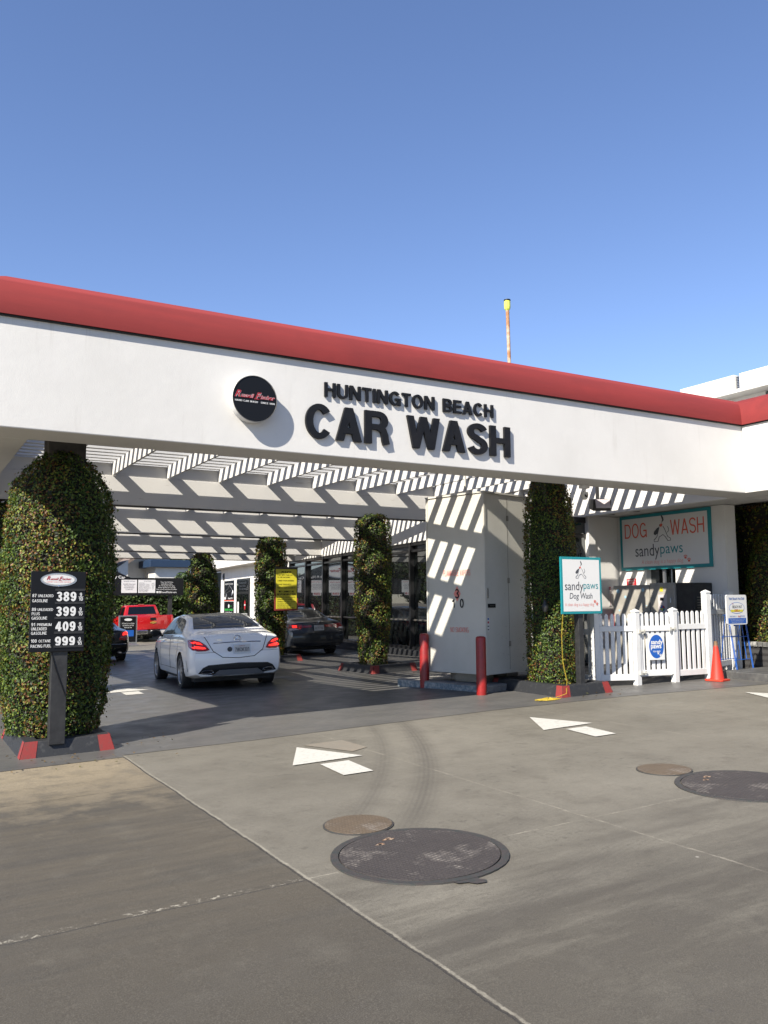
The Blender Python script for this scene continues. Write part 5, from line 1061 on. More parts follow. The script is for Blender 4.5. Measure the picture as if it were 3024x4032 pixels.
# --- white saloon
P_WHITE = carpaint('pearl_white_paint', (.92, .92, .92), .3)
cyaw = R(-6); ox, oy = 5.53, 14.86
t = thing('car', 'white saloon car with lit brake lights and dark glass in the middle lane', 'car', (ox, oy, gh(ox, oy+1)+.0), cyaw)
t.rotation_euler = (R(-1.0), R(-1.15), cyaw); t.scale = (.985, .985, 1.0)
L = 4.62
body, bv = car_body(t, [(0, 1.0), (.12, 1.025), (.45, 1.06), (.72, 1.105), (1.1, 1.25), (1.45, 1.355), (1.9, 1.41), (2.4, 1.42), (2.8, 1.385), (3.15, 1.27), (3.55, 1.06), (3.75, 1.0), (4.2, .92), (4.45, .83), (4.56, .72), (L, .60)],
    [(0, .60), (.3, .70), (.7, .745), (1.1, .69), (1.5, .635), (2.0, .625), (2.7, .63), (3.1, .68), (3.55, .76), (4.2, .70), (L, .5)],
    [(0, .93), (.5, .99), (1.4, .985), (2.6, .96), (3.5, .93), (4.2, .83), (L, .55)],
    [(0, .80), (.06, .845), (.2, .885), (.6, .905), (2.3, .905), (3.7, .90), (4.2, .865), (4.45, .79), (L, .64)],
    [(0, .27), (.3, .22), (1, .20), (3.8, .20), (4.3, .22), (L, .28)], L, P_WHITE, (.93, 3.73), .335)
G_ = M['carglass']
gpatch(t, 'rear_window', bv, [(-.66, .80), (-.3, .74), (.3, .74), (.66, .80)], [(-.555, 1.42), (0, 1.40), (.555, 1.42)], 'top', G_)
gpatch(t, 'glass_roof', bv, [(-.55, 1.44), (.55, 1.44)], [(-.54, 2.72), (.54, 2.72)], 'top', G_)
gpatch(t, 'windscreen', bv, [(-.56, 2.85), (.56, 2.85)], [(-.66, 3.48), (.66, 3.48)], 'top', G_)
for sd in ('left', 'right'):
    gpatch(t, 'side_window', bv, [(1.08, 1.035), (1.98, 1.02)], [(1.22, 1.16), (1.45, 1.275), (1.7, 1.315), (1.98, 1.335)], sd, G_, .006)
    gpatch(t, 'side_window', bv, [(2.04, 1.018), (3.28, .985)], [(2.04, 1.337), (2.35, 1.342), (2.65, 1.31), (2.95, 1.215), (3.2, 1.06)], sd, G_, .006)
    seam(t, 'window_trim', bv, [(1.04, 1.025), (3.3, .975)], sd, M['chrome'], .006); seam(t, 'door_seam', bv, [(2.01, 1.0), (2.0, .35)], sd, M['frame'], .006); seam(t, 'sill_line', bv, [(1.4, .37), (3.25, .37)], sd, M['darkmetal'], .006); seam(t, 'crease', bv, [(.35, .88), (3.2, .84)], sd, P_WHITE, .010); seam(t, 'door_seam', bv, [(3.15, .97), (3.2, .6), (3.1, .35)], sd, M['frame'], .0035); seam(t, 'door_seam', bv, [(1.15, 1.0), (1.22, .75), (1.35, .5)], sd, M['frame'], .0035)
    patch(t, 'vent_slit', bv, [(.27, .36), (.30, .36), (.36, .55), (.345, .56)], sd, M['frame'], .004, 1)
    for a in (1.75, 2.8): seam(t, 'door_handle', bv, [(a-.09, .86), (a+.09, .865)], sd, P_WHITE, .013)
hl = [(-.865, .925), (-.80, .935), (-.69, .905), (-.59, .83), (-.53, .745), (-.60, .725), (-.73, .725), (-.83, .75), (-.868, .81)]
patch(t, 'tail_light', bv, hl, 'rear', M['lampred'], .008, 4); patch(t, 'tail_light', bv, mirrorx(hl), 'rear', M['lampred'], .008, 4)
h2 = [(-.84, .885), (-.78, .90), (-.69, .875), (-.64, .835), (-.70, .84), (-.80, .865)]; h3 = [(-.83, .80), (-.76, .82), (-.61, .79), (-.59, .765), (-.65, .76), (-.80, .775)]
for h in (h2, h3): patch(t, 'brake_lamp', bv, h, 'rear', M['lampon'], .012, 3); patch(t, 'brake_lamp', bv, mirrorx(h), 'rear', M['lampon'], .012, 3)
ins = [(-.74, .33), (-.66, .43), (-.56, .475), (0, .50), (.56, .475), (.66, .43), (.74, .33), (.5, .30), (-.5, .30)]; patch(t, 'bumper_insert', bv, ins, 'rear', M['frame'], .006, 4)
patch(t, 'diffuser', bv, [(-.50, .285), (-.36, .385), (.36, .385), (.50, .285)], 'rear', M['alloy'], .016, 4)
for x in (-.22, 0, .22): seam(t, 'diffuser_fin', bv, [(x*1.1, .29), (x, .375)], 'rear', P_WHITE, .014)
for s in (-1, 1):
    e = [(s*.575+.105*math.cos(a), .352+.032*math.sin(a)) for a in [2*math.pi*k/20 for k in range(21)]]; seam(t, 'exhaust_trim', bv, e, 'rear', M['chrome'], .008, 1)
seam(t, 'chrome_strip', bv, [(-.45, .862), (0, .872), (.45, .862)], 'rear', M['chrome'], .011); seam(t, 'boot_seam', bv, [(-.60, .98), (-.56, .90), (-.47, .72), (-.30, .605), (0, .585), (.30, .605), (.47, .72), (.56, .90), (.60, .98)], 'rear', M['frame'], .007)
seam(t, 'spoiler_lip', bv, [(-.52, 1.0), (0, 1.012), (.52, 1.0)], 'rear', P_WHITE, .012); seam(t, 'bumper_seam', bv, [(-.80, .70), (-.6, .695), (-.45, .70)], 'rear', M['darkmetal'], .003); seam(t, 'bumper_seam', bv, [(.45, .70), (.6, .695), (.80, .70)], 'rear', M['darkmetal'], .003)
plate(t, .06, -.035, .745, '7WOK301', bv=bv)
ring = [(.062*math.cos(a), .928+.062*math.sin(a)) for a in [2*math.pi*k/20 for k in range(21)]]; em = MB(); h = bv.ray_cast(Vector((0, -3, .928)), Vector((0, 1, 0)))[0]; yy = h.y-.012
em.tube([(x, yy, z) for x, z in ring], .008, 6); [em.tube([(0, yy, .928), (.06*math.cos(R(a)), yy, .928+.06*math.sin(R(a)))], [.009, .003], 6) for a in (90, 210, 330)]; em.build('emblem', M['chrome'], t)
MB().prism(ellipse(20, .045, .045, -.165, .745), .004, Vector((0, -.055, 0)), XP, ZP).build('round_sticker', M['greytext'], t); text('model_lettering', 'C300', M['chrome'], t, (-.36, -.0, .915), XP, ZP, w=.11, h=.03, lift=.012)
for s in (-1, 1): 
    wheel(t, s*.79, .93, s, .335); wheel(t, s*.79, 3.73, s, .335)
    mr = MB().lathe([(.001, -.07), (.07, -.065), (.10, .0), (.09, .05), (.05, .085), (.001, .09)], 20, M=Matrix.Translation((s*1.02, 3.02, 1.03)) @ Matrix.Diagonal((1.15, .9, .78, 1)) @ Matrix.Rotation(R(-90), 4, 'X')).build('wing_mirror', M['black'], t, smooth=True)
    MB().tube([(s*.86, 3.05, .97), (s*.95, 3.04, .99)], .022, 8).build('mirror_arm', M['black'], t)
MB().box(-.74, .74, .35, 4.3, .16, .30).build('underbody', M['rubber'], t)
# --- dark grey saloon
P_GREY = carpaint('dark_grey_paint', (.022, .025, .030), .28, .7)
ox, oy = 11.05, 22.9; t = thing('car', 'dark grey saloon car parked beside the glass front, half behind ivy columns', 'car', (ox, oy, gh(ox, oy+1)), R(-3)); t.rotation_euler = (R(-1.0), R(-1.2), R(-3))
L = 4.93
body, bv = car_body(t, [(0, 1.02), (.12, 1.05), (.5, 1.08), (.75, 1.12), (1.15, 1.28), (1.5, 1.41), (2.0, 1.475), (2.5, 1.475), (2.9, 1.42), (3.3, 1.27), (3.75, 1.05), (4.3, .95), (4.7, .85), (L, .65)],
    [(0, .62), (.3, .72), (.7, .72), (1.1, .64), (1.5, .59), (2.0, .59), (2.8, .62), (3.3, .70), (3.75, .76), (4.4, .72), (L, .5)], [(0, .95), (.5, 1.02), (1.4, 1.01), (2.6, .98), (3.6, .95), (4.4, .85), (L, .58)],
    [(0, .82), (.06, .86), (.2, .90), (.6, .92), (2.3, .92), (3.9, .915), (4.4, .88), (4.7, .80), (L, .66)], [(0, .30), (.3, .25), (1, .22), (4, .22), (L, .28)], L, P_GREY, (1.05, 3.85), .33)
gpatch(t, 'rear_window', bv, [(-.60, .84), (0, 0.7999999999999999), (.60, .84)], [(-.50, 1.46), (0, 1.44), (.50, 1.46)], 'top', G_); gpatch(t, 'windscreen', bv, [(-.58, 2.95), (.58, 2.95)], [(-.68, 3.65), (.68, 3.65)], 'top', G_)
for sd in ('left', 'right'):
    gpatch(t, 'side_window', bv, [(1.12, 1.06), (2.05, 1.05)], [(1.25, 1.17), (1.5, 1.31), (1.75, 1.36), (2.05, 1.38)], sd, G_, .006); gpatch(t, 'side_window', bv, [(2.12, 1.045), (3.42, 1.01)], [(2.12, 1.385), (2.5, 1.385), (2.85, 1.33), (3.15, 1.2), (3.35, 1.08)], sd, G_, .006)
    seam(t, 'door_seam', bv, [(2.08, 1.0), (2.06, .35)], sd, M['frame'], .0035); seam(t, 'door_seam', bv, [(1.25, 1.0), (1.3, .75), (1.45, .5)], sd, M['frame'], .0035)
hl = [(-.90, .95), (-.80, .965), (-.50, .945), (-.50, .84), (-.66, .80), (-.86, .775)]
for h in (hl, mirrorx(hl)): patch(t, 'tail_light', bv, h, 'rear', M['lampred'], .008, 4)
hb = [(-.48, .925), (-.20, .92), (-.22, .855), (-.48, .85)]
for h in (hb, mirrorx(hb)): patch(t, 'boot_light', bv, h, 'rear', M['lampred'], .007, 3)
hw = [(-.86, .84), (-.70, .845), (-.62, .80), (-.86, .775)]
for h in (hw, mirrorx(hw)): patch(t, 'reversing_lamp', bv, h, 'rear', M['lampclear'], .011, 3)
patch(t, 'brake_lamp', bv, [(-.80, .93), (-.66, .93), (-.66, .86), (-.80, .86)], 'rear', M['lampon'], .012, 3)
seam(t, 'boot_seam', bv, [(-.66, 1.0), (-.60, .93), (-.58, .80), (-.48, .70), (0, .68), (.48, .70), (.58, .80), (.60, .93), (.66, 1.0)], 'rear', M['frame'], .005); seam(t, 'boot_handle', bv, [(-.2, .94), (.2, .94)], 'rear', P_GREY, .014)
plate(t, .0, -.03, .84, '6XTF156', bv=bv); em = MB(); h = bv.ray_cast(Vector((0, -3, 1.0)), Vector((0, 1, 0)))[0]; yy = h.y-.01
for a, b in (((-.03, 1.03), (-.022, .97)), ((.03, 1.03), (.022, .97)), ((-.026, 1.0), (.026, 1.0))): em.tube([(a[0], yy, a[1]), (b[0], yy, b[1])], .006, 6)
em.tube([(-.045, yy, 1.035), (.045, yy, 1.035), (.032, yy, .955), (-.032, yy, .955), (-.045, yy, 1.035)], .004, 6); em.build('emblem', M['chrome'], t); text('model_lettering', 'ACCORD', M['chrome'], t, (-.36, h.y-.01, .975), XP, ZP, w=.16, h=.022, lift=.004)
for s in (-1, 1):
    wheel(t, s*.80, 1.05, s, .33, spokes=7); wheel(t, s*.80, 3.85, s, .33, spokes=7); MB().lathe([(.001, -.07), (.07, -.065), (.10, .0), (.05, .085), (.001, .09)], 16, M=Matrix.Translation((s*1.02, 3.15, 1.06)) @ Matrix.Rotation(R(-90), 4, 'X')).build('wing_mirror', P_GREY, t, smooth=True)
MB().box(-.74, .74, .4, 4.5, .18, .30).build('underbody', M['rubber'], t)
# --- black saloon
P_BLK = carpaint('black_paint', (.004, .004, .005), .3, .35)
ox, oy = 5.42, 26.2; t = thing('car', 'black saloon car with a lit brake light, mostly hidden by the thick ivy column', 'car', (ox, oy, gh(ox, oy+1)), R(0)); t.rotation_euler = (R(-1.0), R(-1.2), R(0))
L = 4.8
body, bv = car_body(t, [(0, .98), (.12, 1.0), (.5, 1.03), (.8, 1.08), (1.2, 1.25), (1.6, 1.38), (2.1, 1.44), (2.6, 1.44), (3.0, 1.38), (3.4, 1.2), (3.75, 1.0), (4.3, .92), (4.6, .82), (L, .62)],
    [(0, .58), (.3, .66), (.7, .68), (1.2, .60), (1.6, .55), (2.1, .56), (2.8, .60), (3.3, .70), (3.75, .75), (4.4, .68), (L, .5)], [(0, .90), (.5, .97), (1.4, .97), (2.6, .95), (3.6, .92), (4.4, .82), (L, .55)],
    [(0, .78), (.06, .83), (.2, .875), (.6, .90), (2.3, .905), (3.8, .90), (4.4, .85), (4.65, .76), (L, .62)], [(0, .28), (.3, .23), (1, .20), (4, .20), (L, .28)], L, P_BLK, (1.0, 3.85), .335)
gpatch(t, 'rear_window', bv, [(-.56, .90), (0, 0.86), (.56, .90)], [(-.48, 1.45), (0, 1.43), (.48, 1.45)], 'top', G_); gpatch(t, 'windscreen', bv, [(-.56, 2.95), (.56, 2.95)], [(-.66, 3.6), (.66, 3.6)], 'top', G_)
for sd in ('left', 'right'):
    gpatch(t, 'side_window', bv, [(1.15, 1.02), (2.05, 1.01)], [(1.28, 1.13), (1.5, 1.27), (1.75, 1.33), (2.05, 1.35)], sd, G_, .006); gpatch(t, 'side_window', bv, [(2.12, 1.01), (3.42, .97)], [(2.12, 1.355), (2.5, 1.355), (2.85, 1.3), (3.15, 1.16), (3.35, 1.04)], sd, G_, .006); seam(t, 'side_trim', bv, [(.5, .55), (4.1, .55)], sd, M['chrome'], .006)
hl = [(-.86, .93), (-.76, .95), (-.62, .90), (-.52, .68), (-.70, .66), (-.84, .72)]
for h in (hl, mirrorx(hl)): patch(t, 'tail_light', bv, h, 'rear', M['lampred'], .008, 4)
hb = [(-.83, .90), (-.76, .92), (-.66, .88), (-.64, .80), (-.80, .82)]
for h in (hb, mirrorx(hb)): patch(t, 'brake_lamp', bv, h, 'rear', M['lampon'], .012, 3)
seam(t, 'chrome_strip', bv, [(-.42, .86), (.42, .86)], 'rear', M['chrome'], .010); seam(t, 'bumper_strip', bv, [(-.75, .55), (.75, .55)], 'rear', M['chrome'], .006); plate(t, 0, -.03, .75, '5RKM902', bv=bv)
MB().prism(ellipse(14, .06, .025, .55, .30), .05, Vector((0, .0, 0)), XP, ZP).build('exhaust_trim', M['chrome'], t)
for s in (-1, 1): wheel(t, s*.80, 1.0, s, .335); wheel(t, s*.80, 3.85, s, .335)
MB().box(-.74, .74, .4, 4.4, .17, .30).build('underbody', M['rubber'], t)
# --- red pickup
P_RED = carpaint('red_truck_paint', (.36, .006, .008), .25)
ox, oy = 11.25, 42.3; zt = gh(ox, oy+1); t = thing('pickup_truck', 'bright red pickup truck seen from behind below the black menu board', 'pickup truck', (ox, oy, zt), R(0)); t.rotation_euler = (R(-1.0), R(-1.2), 0)
def prof(pl, x0, x1, name, m, bev=.02): return MB().prism([(a, b) for a, b in pl][::-1] if False else pl, x1-x0, Vector((x0, 0, 0)), YP, ZP).build(name, m, t, bevel=bev, smooth=True)
prof([(.02, .62), (2.05, .60), (2.05, 1.33), (.0, 1.33)], -1.0, -.90, 'bed_side', P_RED); prof([(.02, .62), (2.05, .60), (2.05, 1.33), (.0, 1.33)], .90, 1.0, 'bed_side', P_RED)
bx('bed_floor', -.90, .90, .1, 2.05, .62, .75, M['darkmetal'], t); prof([(.0, .64), (.06, .64), (.07, 1.33), (-.01, 1.33)], -.895, .895, 'tailgate', P_RED)
prof([(2.1, .58), (5.6, .60), (5.7, 1.0), (5.6, 1.12), (4.2, 1.22), (2.1, 1.30)], -1.0, 1.0, 'body', P_RED, .05)
# cab with tumblehome
v = [(s*x, y, z) for s in (-1, 1) for x, y, z in ((.96, 2.12, 1.28), (.97, 4.15, 1.22), (.78, 3.4, 1.86), (.76, 2.9, 1.90), (.76, 2.35, 1.88))]
f = [(0, 1, 2, 3, 4), (9, 8, 7, 6, 5), (0, 4, 9, 5), (4, 3, 8, 9), (3, 2, 7, 8), (2, 1, 6, 7), (1, 0, 5, 6)]
cb = MB().add(v, f).build('cab', P_RED, t, bevel=.05, smooth=True); b = bmesh.new(); b.from_mesh(cb.data); bmesh.ops.recalc_face_normals(b, faces=b.faces); bvt = BVHTree.FromBMesh(b); b.to_mesh(cb.data); b.free()
patch(t, 'rear_window', bvt, [(-.74, 1.40), (.74, 1.40), (.64, 1.80), (-.64, 1.80)], 'rear', G_, .008, 4)
for sd in ('left', 'right'): patch(t, 'side_window', bvt, [(2.3, 1.36), (3.05, 1.35), (3.05, 1.80), (2.45, 1.80)], sd, G_, .008, 3); patch(t, 'side_window', bvt, [(3.12, 1.35), (3.95, 1.30), (3.42, 1.78), (3.12, 1.80)], sd, G_, .008, 3)
MB().prism([(-.15, 1.885), (.15, 1.885), (.15, 1.93), (-.15, 1.93)], .08, Vector((0, 2.42, 0)), XP, ZP).build('high_lamp', M['lampred'], t)
for s in (-1, 1):
    bx('tail_light', s*.95-.06, s*.95+.06, -.03, .10, .78, 1.26, M['lampred'], t, .015); bx('bumper', s*.65-.36, s*.65+.36, -.20, .02, .42, .62, M['chrome'], t, .03)
    wheel(t, s*.88, 1.2, s, .40, .28, 6, M['alloy']); wheel(t, s*.88, 4.8, s, .40, .28, 6, M['alloy'])
bx('bumper_step', -.30, .30, -.16, .0, .44, .58, M['darkmetal'], t, .01); plate(t, 0, -.17, .52, '8B31740')
bx('handle_recess', -.14, .14, -.03, -.005, 1.10, 1.22, M['black'], t, .008); M['gold'] = pbr('gold_emblem', (.70, .42, .10), .25, metal=.9)
MB().prism([(-.15, -.03), (-.06, -.03), (-.05, -.06), (.07, -.06), (.06, -.03), (.15, -.03), (.15, .03), (.06, .03), (.05, .06), (-.07, .06), (-.06, .03), (-.15, .03)], .012, Vector((0, -.012, .98)), XP, ZP).build('emblem', M['gold'], t); seam
MB().box(-.6, .6, .2, 5.2, .35, .60).build('chassis', M['rubber'], t); MB().tube([(-.85, .95, .42), (.85, .95, .42)], .08, 10).build('axle', M['darkmetal'], t)
# ------------------------------------------------------------ far background
by = 47.0
t = thing('menu_board', 'long black service menu board with white price cards on posts behind the red truck', 'menu board', (0, by, 0))
zb, zt_ = 2.06, 3.03
arch = [(3.2, zb), (14.15, zb), (14.15, zt_), (11.2, zt_), (11.0, zt_+.08), (10.0, zt_+.55), (9.2, zt_+.85), (8.2, zt_+.98), (7.2, zt_+.85), (6.4, zt_+.55), (5.4, zt_+.08), (5.2, zt_), (3.2, zt_)]
MB().prism(arch, .10, Vector((0, .10, 0)), XP, ZP).build('board', M['black'], t)
for x in (3.6, 8.2, 10.25, 13.45): bx('post', x-.1, x+.1, .11, .3, -.6, zb+.4, M['darkmetal'], t)
F = Vector((0, 0, 0)); cards = [(4.0, 'Super Wash', '$24'), (5.55, 'Works Package', '$209'), (6.55, 'Express Shine', '$104'), (7.5, 'Wax & Polish', '$149'), (8.6, 'Interior Detail', '$119'), (9.75, 'Complete Detail', '$214')]
for x, a, p in cards:
    panel('price_card', M['white'], t, (x, 0, 0), XP, ZP, -.43, .43, zb+.12, zb+.86, .02); text('card_text', a, M['redprint'], t, (x, -.02, zb+.76), XP, ZP, w=.7, h=.09); text('card_text', 'Hand wash & dry\nWindows & vacuum\nDash & console\nCarpets and mats', M['greytext'], t, (x, -.02, zb+.48), XP, ZP, w=.68, h=.36)
    panel('price_tag', M['white'], t, (x, 0, 0), XP, ZP, -.25, .25, zb-.05, zb+.16, .022); text('price_digits', p+'.99', M['redprint'], t, (x, -.023, zb+.055), XP, ZP, w=.40, h=.13, bold=.03)
panel('service_card', M['white'], t, (11.12, 0, 0), XP, ZP, -.42, .42, zb+.14, zb+.86, .02); text('card_text', 'Specialty Services', M['greytext'], t, (11.12, -.02, zb+.78), XP, ZP, w=.62, h=.08); text('card_text', 'Headlight Restoration\nPaint Restoration\nWindshield Repair\nCeramic Pro', M['greytext'], t, (11.12, -.02, zb+.48), XP, ZP, w=.66, h=.36)
panel('service_card', M['white'], t, (12.08, 0, 0), XP, ZP, -.47, .47, zb+.14, zb+.86, .02); text('card_text', 'A La Carte', M['greytext'], t, (12.12, -.02, zb+.79), XP, ZP, w=.38, h=.07); text('card_text', 'Hand Wax\nSmall SUVs / Trucks\nLarge SUVs / Trucks\nLeather Scent Wash\nRemove Wheel Covers\nDressing / Tire Air\nInterior: Headliner\nWax / Paste $45', M['greytext'], t, (11.98, -.02, zb+.45), XP, ZP, w=.66, h=.52, align='LEFT'); text('card_text', '$19.99\nExtra $8\n$39\n$45\n$5', M['greytext'], t, (12.42, -.02, zb+.5), XP, ZP, w=.16, h=.36)
text('board_text', "Trucks, Vans, SUV's Extra\nSpecific Spots or Stains,\nTar, Tree Sap, Paint Over spray,\n& Water Spot Removal - By Quote\nPrices may vary due to size and condition.", M['white'], t, (13.2, 0, zb+.53), XP, ZP, w=1.15, h=.50); text('board_text', 'RussellFischer.com', M['white'], t, (13.33, 0, zb+.18), XP, ZP, w=.85, h=.09, bold=.02)
for x in (12.68, 12.82): panel('social_mark', M['white'], t, (x, 0, 0), XP, ZP, -.055, .055, zb+.13, zb+.24, .01)
text('board_text', 'f', M['black'], t, (12.82, -.01, zb+.185), XP, ZP, h=.08, bold=.03)
MB().prism(ellipse(40, 1.15, .42, 8.2, zt_+.42), .02, F, XP, ZP).build('logo_rim', M['alloy'], t); MB().prism(ellipse(40, 1.05, .36, 8.2, zt_+.42), .03, F, XP, ZP).build('logo_plate', M['white'], t); script(t, (8.2, -.03, zt_+.44), XP, ZP, 1.55, M['redprint'], None, None, None)
text('board_text', 'A Clean Car', M['white'], t, (6.2, 0, zt_+.05), Vector((1, 0, .08)), ZP, w=1.4, h=.2, bold=.02); text('board_text', 'Is A Happy Car', M['white'], t, (10.15, 0, zt_+.05), Vector((1, 0, -.08)), ZP, w=1.5, h=.2, bold=.02)
# a-board in front of the truck
t = thing('pavement_sign', 'black framed pavement sign with a white logo in front of the red truck', 'pavement sign', (8.95, 37.9, gh(8.95, 37.9)), R(0))
panel('frame', M['alloy'], t, (0, 0, 0), XP, ZP, -.40, .40, .12, 1.36, .05, .05, .01); panel('face', M['black'], t, (0, -.05, 0), XP, ZP, -.34, .34, .20, 1.30, .004); bx('foot', -.42, .42, -.3, .3, 0, .10, M['alloy'], t, .01); MB().prism(ellipse(24, .17, .055, 0, 1.18), .003, Vector((0, -.054, 0)), XP, ZP).build('logo_plate', M['white'], t)
text('sign_text', 'A Clean Car is a Happy\nCar Ask for our free\nshine and wax', M['white'], t, (0, -.054, .93), XP, ZP, w=.55, h=.24); panel('blue_panel', M['blue'], t, (0, -.054, 0), XP, ZP, -.10, .25, .45, .72, .003); panel('white_panel', M['white'], t, (0, -.054, 0), XP, ZP, -.24, -.02, .40, .60, .0025)
# hedge, low wall, buildings, trees
def foliage_box(name, x0, x1, y0, y1, z0, z1, n, size, parent, seed, pal=PAL_TREE, w=W_TREE):
    r = np.random.default_rng(seed); P = np.stack([r.uniform(x0, x1, n), r.uniform(y0, y1, n), r.uniform(z0, z1, n)], 1); k = r.integers(0, 4, n)
    P[:, 1] = np.where(k < 2, y0+np.abs(r.normal(0, .12, n)), P[:, 1]); P[:, 2] = np.where(k == 2, z1-np.abs(r.normal(0, .1, n)), P[:, 2]); P += (lump(P[:, 0], P[:, 2], P[:, 1], 2.3, seed)*.28)[:, None]*np.array([0, 1., .9])
    N = np.tile([0, -1., .5], (n, 1)); return leaves(name, P, N, size, pal, w, parent, seed)
t = thing('hedge', 'long dark green hedge behind the menu board and the red truck', 'hedge', (0, 0, 0)); foliage_box('foliage', 5, 22, 49.2, 50.6, -.4, 2.35, 16000, .16, t, 31); bx('stems', 5, 22, 49.5, 50.6, -.5, 2.1, M['core'], t)
t = thing('low_wall', 'low grey block wall at the foot of the hedge right of the red truck', 'wall', (0, 0, 0)); bx('wall', 12.9, 18.5, 48.5, 48.7, -.5, .75, M['concrete'], t)
t = thing('neighbour_building', 'white flat building with a navy parapet beyond the hedge', 'building', (0, 0, 0))
bx('wall', 16.8, 34, 63, 75, -.5, 4.3, M['whitewall'], t); bx('parapet', 16.3, 34, 62.6, 75.2, 4.3, 4.85, M['bluetrim'], t, .03); bx('vertical_vent', 17.0, 17.5, 62.95, 62.99, 1.9, 3.0, M['cabinet'], t)
MB().prism([(-.35, 0), (.35, 0), (.0, .55)], .4, Vector((19.0, 62.99, 2.55)), XP, ZP).build('wall_lamp', M['bluetrim'], t)
t = thing('gabled_house', 'white house with steep brown shingle roofs at the far left beyond the hedge', 'house', (0, 0, 0))
MB().prism([(12.6, -.5), (20.0, -.5), (20.0, 2.0), (18.2, 6.3), (17.7, 6.3), (12.6, 2.6)], 6, Vector((0, 72, 0)), XP, ZP).build('gable_wall', M['whitewall'], t)
v = [(11.5, 64, 2.7), (17.2, 65.5, 6.4), (17.9, 72, 6.6), (11.5, 72, 2.7)]
MB().prism([(0, 0), (6.1, 4.0), (6.1, 4.25), (0, .25)], 6.6, Vector((11.6, 71, 2.3)), XP, ZP).build('roof', M['shingle'], t)
MB().prism([(-.4, 0), (2.2, 1.9), (2.2, 2.1), (-.4, .2)], 4, Vector((12.0, 64.5, 3.1)), XP, ZP).build('dormer_roof', M['shingle'], t); MB().prism([(0, 0), (2.2, 0), (2.2, 1.6)], 3.5, Vector((12.1, 64.4, 3.1)), XP, ZP).build('dormer_wall', M['whitewall'], t)
for i in range(3): pass
def tree(x, y, h, r, n, size, label, seed, trunk=.18, grp='trees beyond the hedge', flat=1.):
    z = gh(x, y); t = thing('tree', label, 'tree', (x, y, z), 0, grp); mb = MB(); rnd = random.Random(seed); c0 = h-r*flat
    mb.tube([(0, 0, -.2), (.1*rnd.uniform(-1, 1), 0, c0*.6), (.2*rnd.uniform(-1, 1), .1, c0)], [trunk, trunk*.75, trunk*.5], 10)
    cl = []
    for k in range(11):
        a = rnd.uniform(0, 6.28); e = rnd.uniform(-.3, 1.2); q = Vector((math.cos(a)*math.cos(e), math.sin(a)*math.cos(e), math.sin(e)*flat))*r*rnd.uniform(.35, .75)+Vector((0, 0, c0)); cl.append((q, r*rnd.uniform(.28, .48))); mb.tube([(0, 0, c0*.7), (Vector((0, 0, c0*.85))+q)/2+Vector((0, 0, .1)), q], [trunk*.35, trunk*.2, trunk*.06], 6)
    mb.build('trunk', M['core'], t, smooth=True); R_ = np.random.default_rng(seed); Ps = []; Ns = []
    for q, rr in cl:
        m = n//11; d = R_.normal(0, 1, (m, 3)); d /= np.linalg.norm(d, axis=1)[:, None]; Ps.append(np.array(q)+d*rr*(R_.random((m, 1))**.4)*np.array([1, 1, .8])); Ns.append(d)
    leaves('crown', np.concatenate(Ps), np.concatenate(Ns), size, PAL_TREE, W_TREE, t, seed); return t
tree(9.2, 56, 4.4, 1.9, 5000, .20, 'bushy tree between the gabled house and the ivy column', 41)
tree(11.6, 60, 4.6, 1.6, 4000, .20, 'bushy tree in front of the gabled house', 42)
tree(22.5, 80, 8.4, 2.6, 5000, .28, 'tree top showing over the navy parapet', 43); tree(27, 84, 8.6, 2.6, 4000, .28, 'tree top at the right over the navy parapet', 44)
tree(15.5, 49.8, 4.0, 1.5, 6000, .17, 'tall shrub beside the farthest ivy column, right of the menu board', 45, .08)
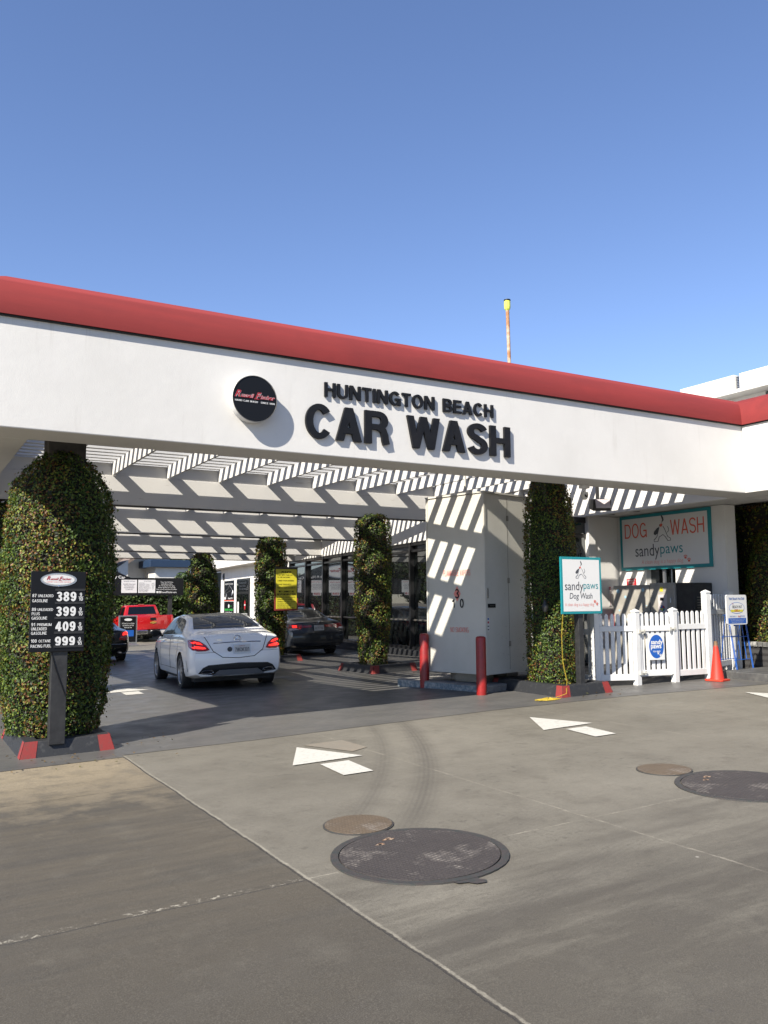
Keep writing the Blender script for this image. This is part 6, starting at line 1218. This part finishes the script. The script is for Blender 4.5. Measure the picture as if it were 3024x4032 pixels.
def palm(x, y, h, label, seed):
    z = gh(x, y); t = thing('palm_tree', label, 'palm tree', (x, y, z), 0, 'palms in the distance'); rnd = random.Random(seed)
    MB().tube([(0, 0, 0), (.15, 0, h*.5), (0, .1, h)], [.22, .17, .15], 10).build('trunk', M['core'], t, smooth=True); mb = MB()
    for k in range(26):
        a = 2*math.pi*k/26+rnd.uniform(-.1, .1); e = rnd.uniform(-.2, 1.1); pr = None; l = rnd.uniform(1.8, 2.6)
        pts = [Vector((math.cos(a)*math.cos(e)*l*s, math.sin(a)*math.cos(e)*l*s, h+math.sin(e)*l*s-1.3*s*s*l*.6)) for s in [j/7 for j in range(8)]]
        for j in range(7):
            d = (pts[j+1]-pts[j]).normalized(); w = d.cross(ZP).normalized()
            for s in (-1, 1):
                for q in (.0, .5):
                    p = pts[j].lerp(pts[j+1], q); tip = p+(w*s*.42+d*.35-ZP*.22)*(1.1-j/9); mb.add([p-d*.03, p+d*.05, tip], [(0, 1, 2)])
    o = mb.build('crown', M['frond'], t); return t
M['frond'] = pbr('palm_frond', (.055, .085, .03), .6, col2=(.10, .12, .04), ns=1)
palm(13.2, 76, 7.2, 'palm behind the gabled house', 1); palm(17.8, 88, 9.2, 'palm between the gabled house and the navy parapet', 2)
# white building at upper right
t = thing('tall_white_building', 'tall white building with a window strip above the red roof edge at the upper right', 'building', (0, 0, 0))
bx('wall', 30.6, 45, 12.0, 25.0, -.5, 10.14, M['whitewall'], t); bx('parapet', 30.0, 45, 11.0, 22.05, 10.3, 10.98, M['whitewall'], t, .02); bx('parapet', 30.0, 45, 22.28, 25.1, 10.3, 10.98, M['whitewall'], t, .02)
bx('ledge', 29.8, 45, 10.9, 25.2, 10.142, 10.298, M['whitewall'], t, .02); mb = MB()
for k in range(9): mb.box(30.1, 30.3, 22.051, 22.279, 10.32+.07*k, 10.35+.07*k)
mb.build('louvre', M['alloy'], t); bx('window_strip', 30.55, 30.598, 12.2, 21.25, 9.2, 10.10, M['shopglass'], t)
for i, x in enumerate((-14, -9, -4.5, 0, 3.2)): tree(x, 53.5+i % 2, 7.0, 3.1, 5000, .34, ['leafy tree behind the hedge, first from the left', 'leafy tree behind the hedge, second from the left', 'leafy tree behind the hedge, third from the left', 'leafy tree behind the hedge, fourth from the left', 'leafy tree behind the hedge, nearest to the menu board'][i], 80+i, grp='trees behind the hedge on the left')
# lot across, so that glass and paint have something to reflect
for i, (x, y, s) in enumerate(((-22, 30, 3.2), (-18, 44, 3.4), (-24, 16, 3.0), (-12, 56, 3.2), (-3, 62, 3.0), (-26, 2, 3.2))): tree(x, y, 6.5, s, 2500, .42, ['broad tree across the lot on the left, nearest the street corner', 'broad tree across the lot on the left, by the rear', 'broad tree across the lot on the left, middle of the row', 'tree far behind the left row of columns', 'tree beyond the far end of the left lane', 'tree across the street on the left'][i], 60+i, grp='trees across the lot')
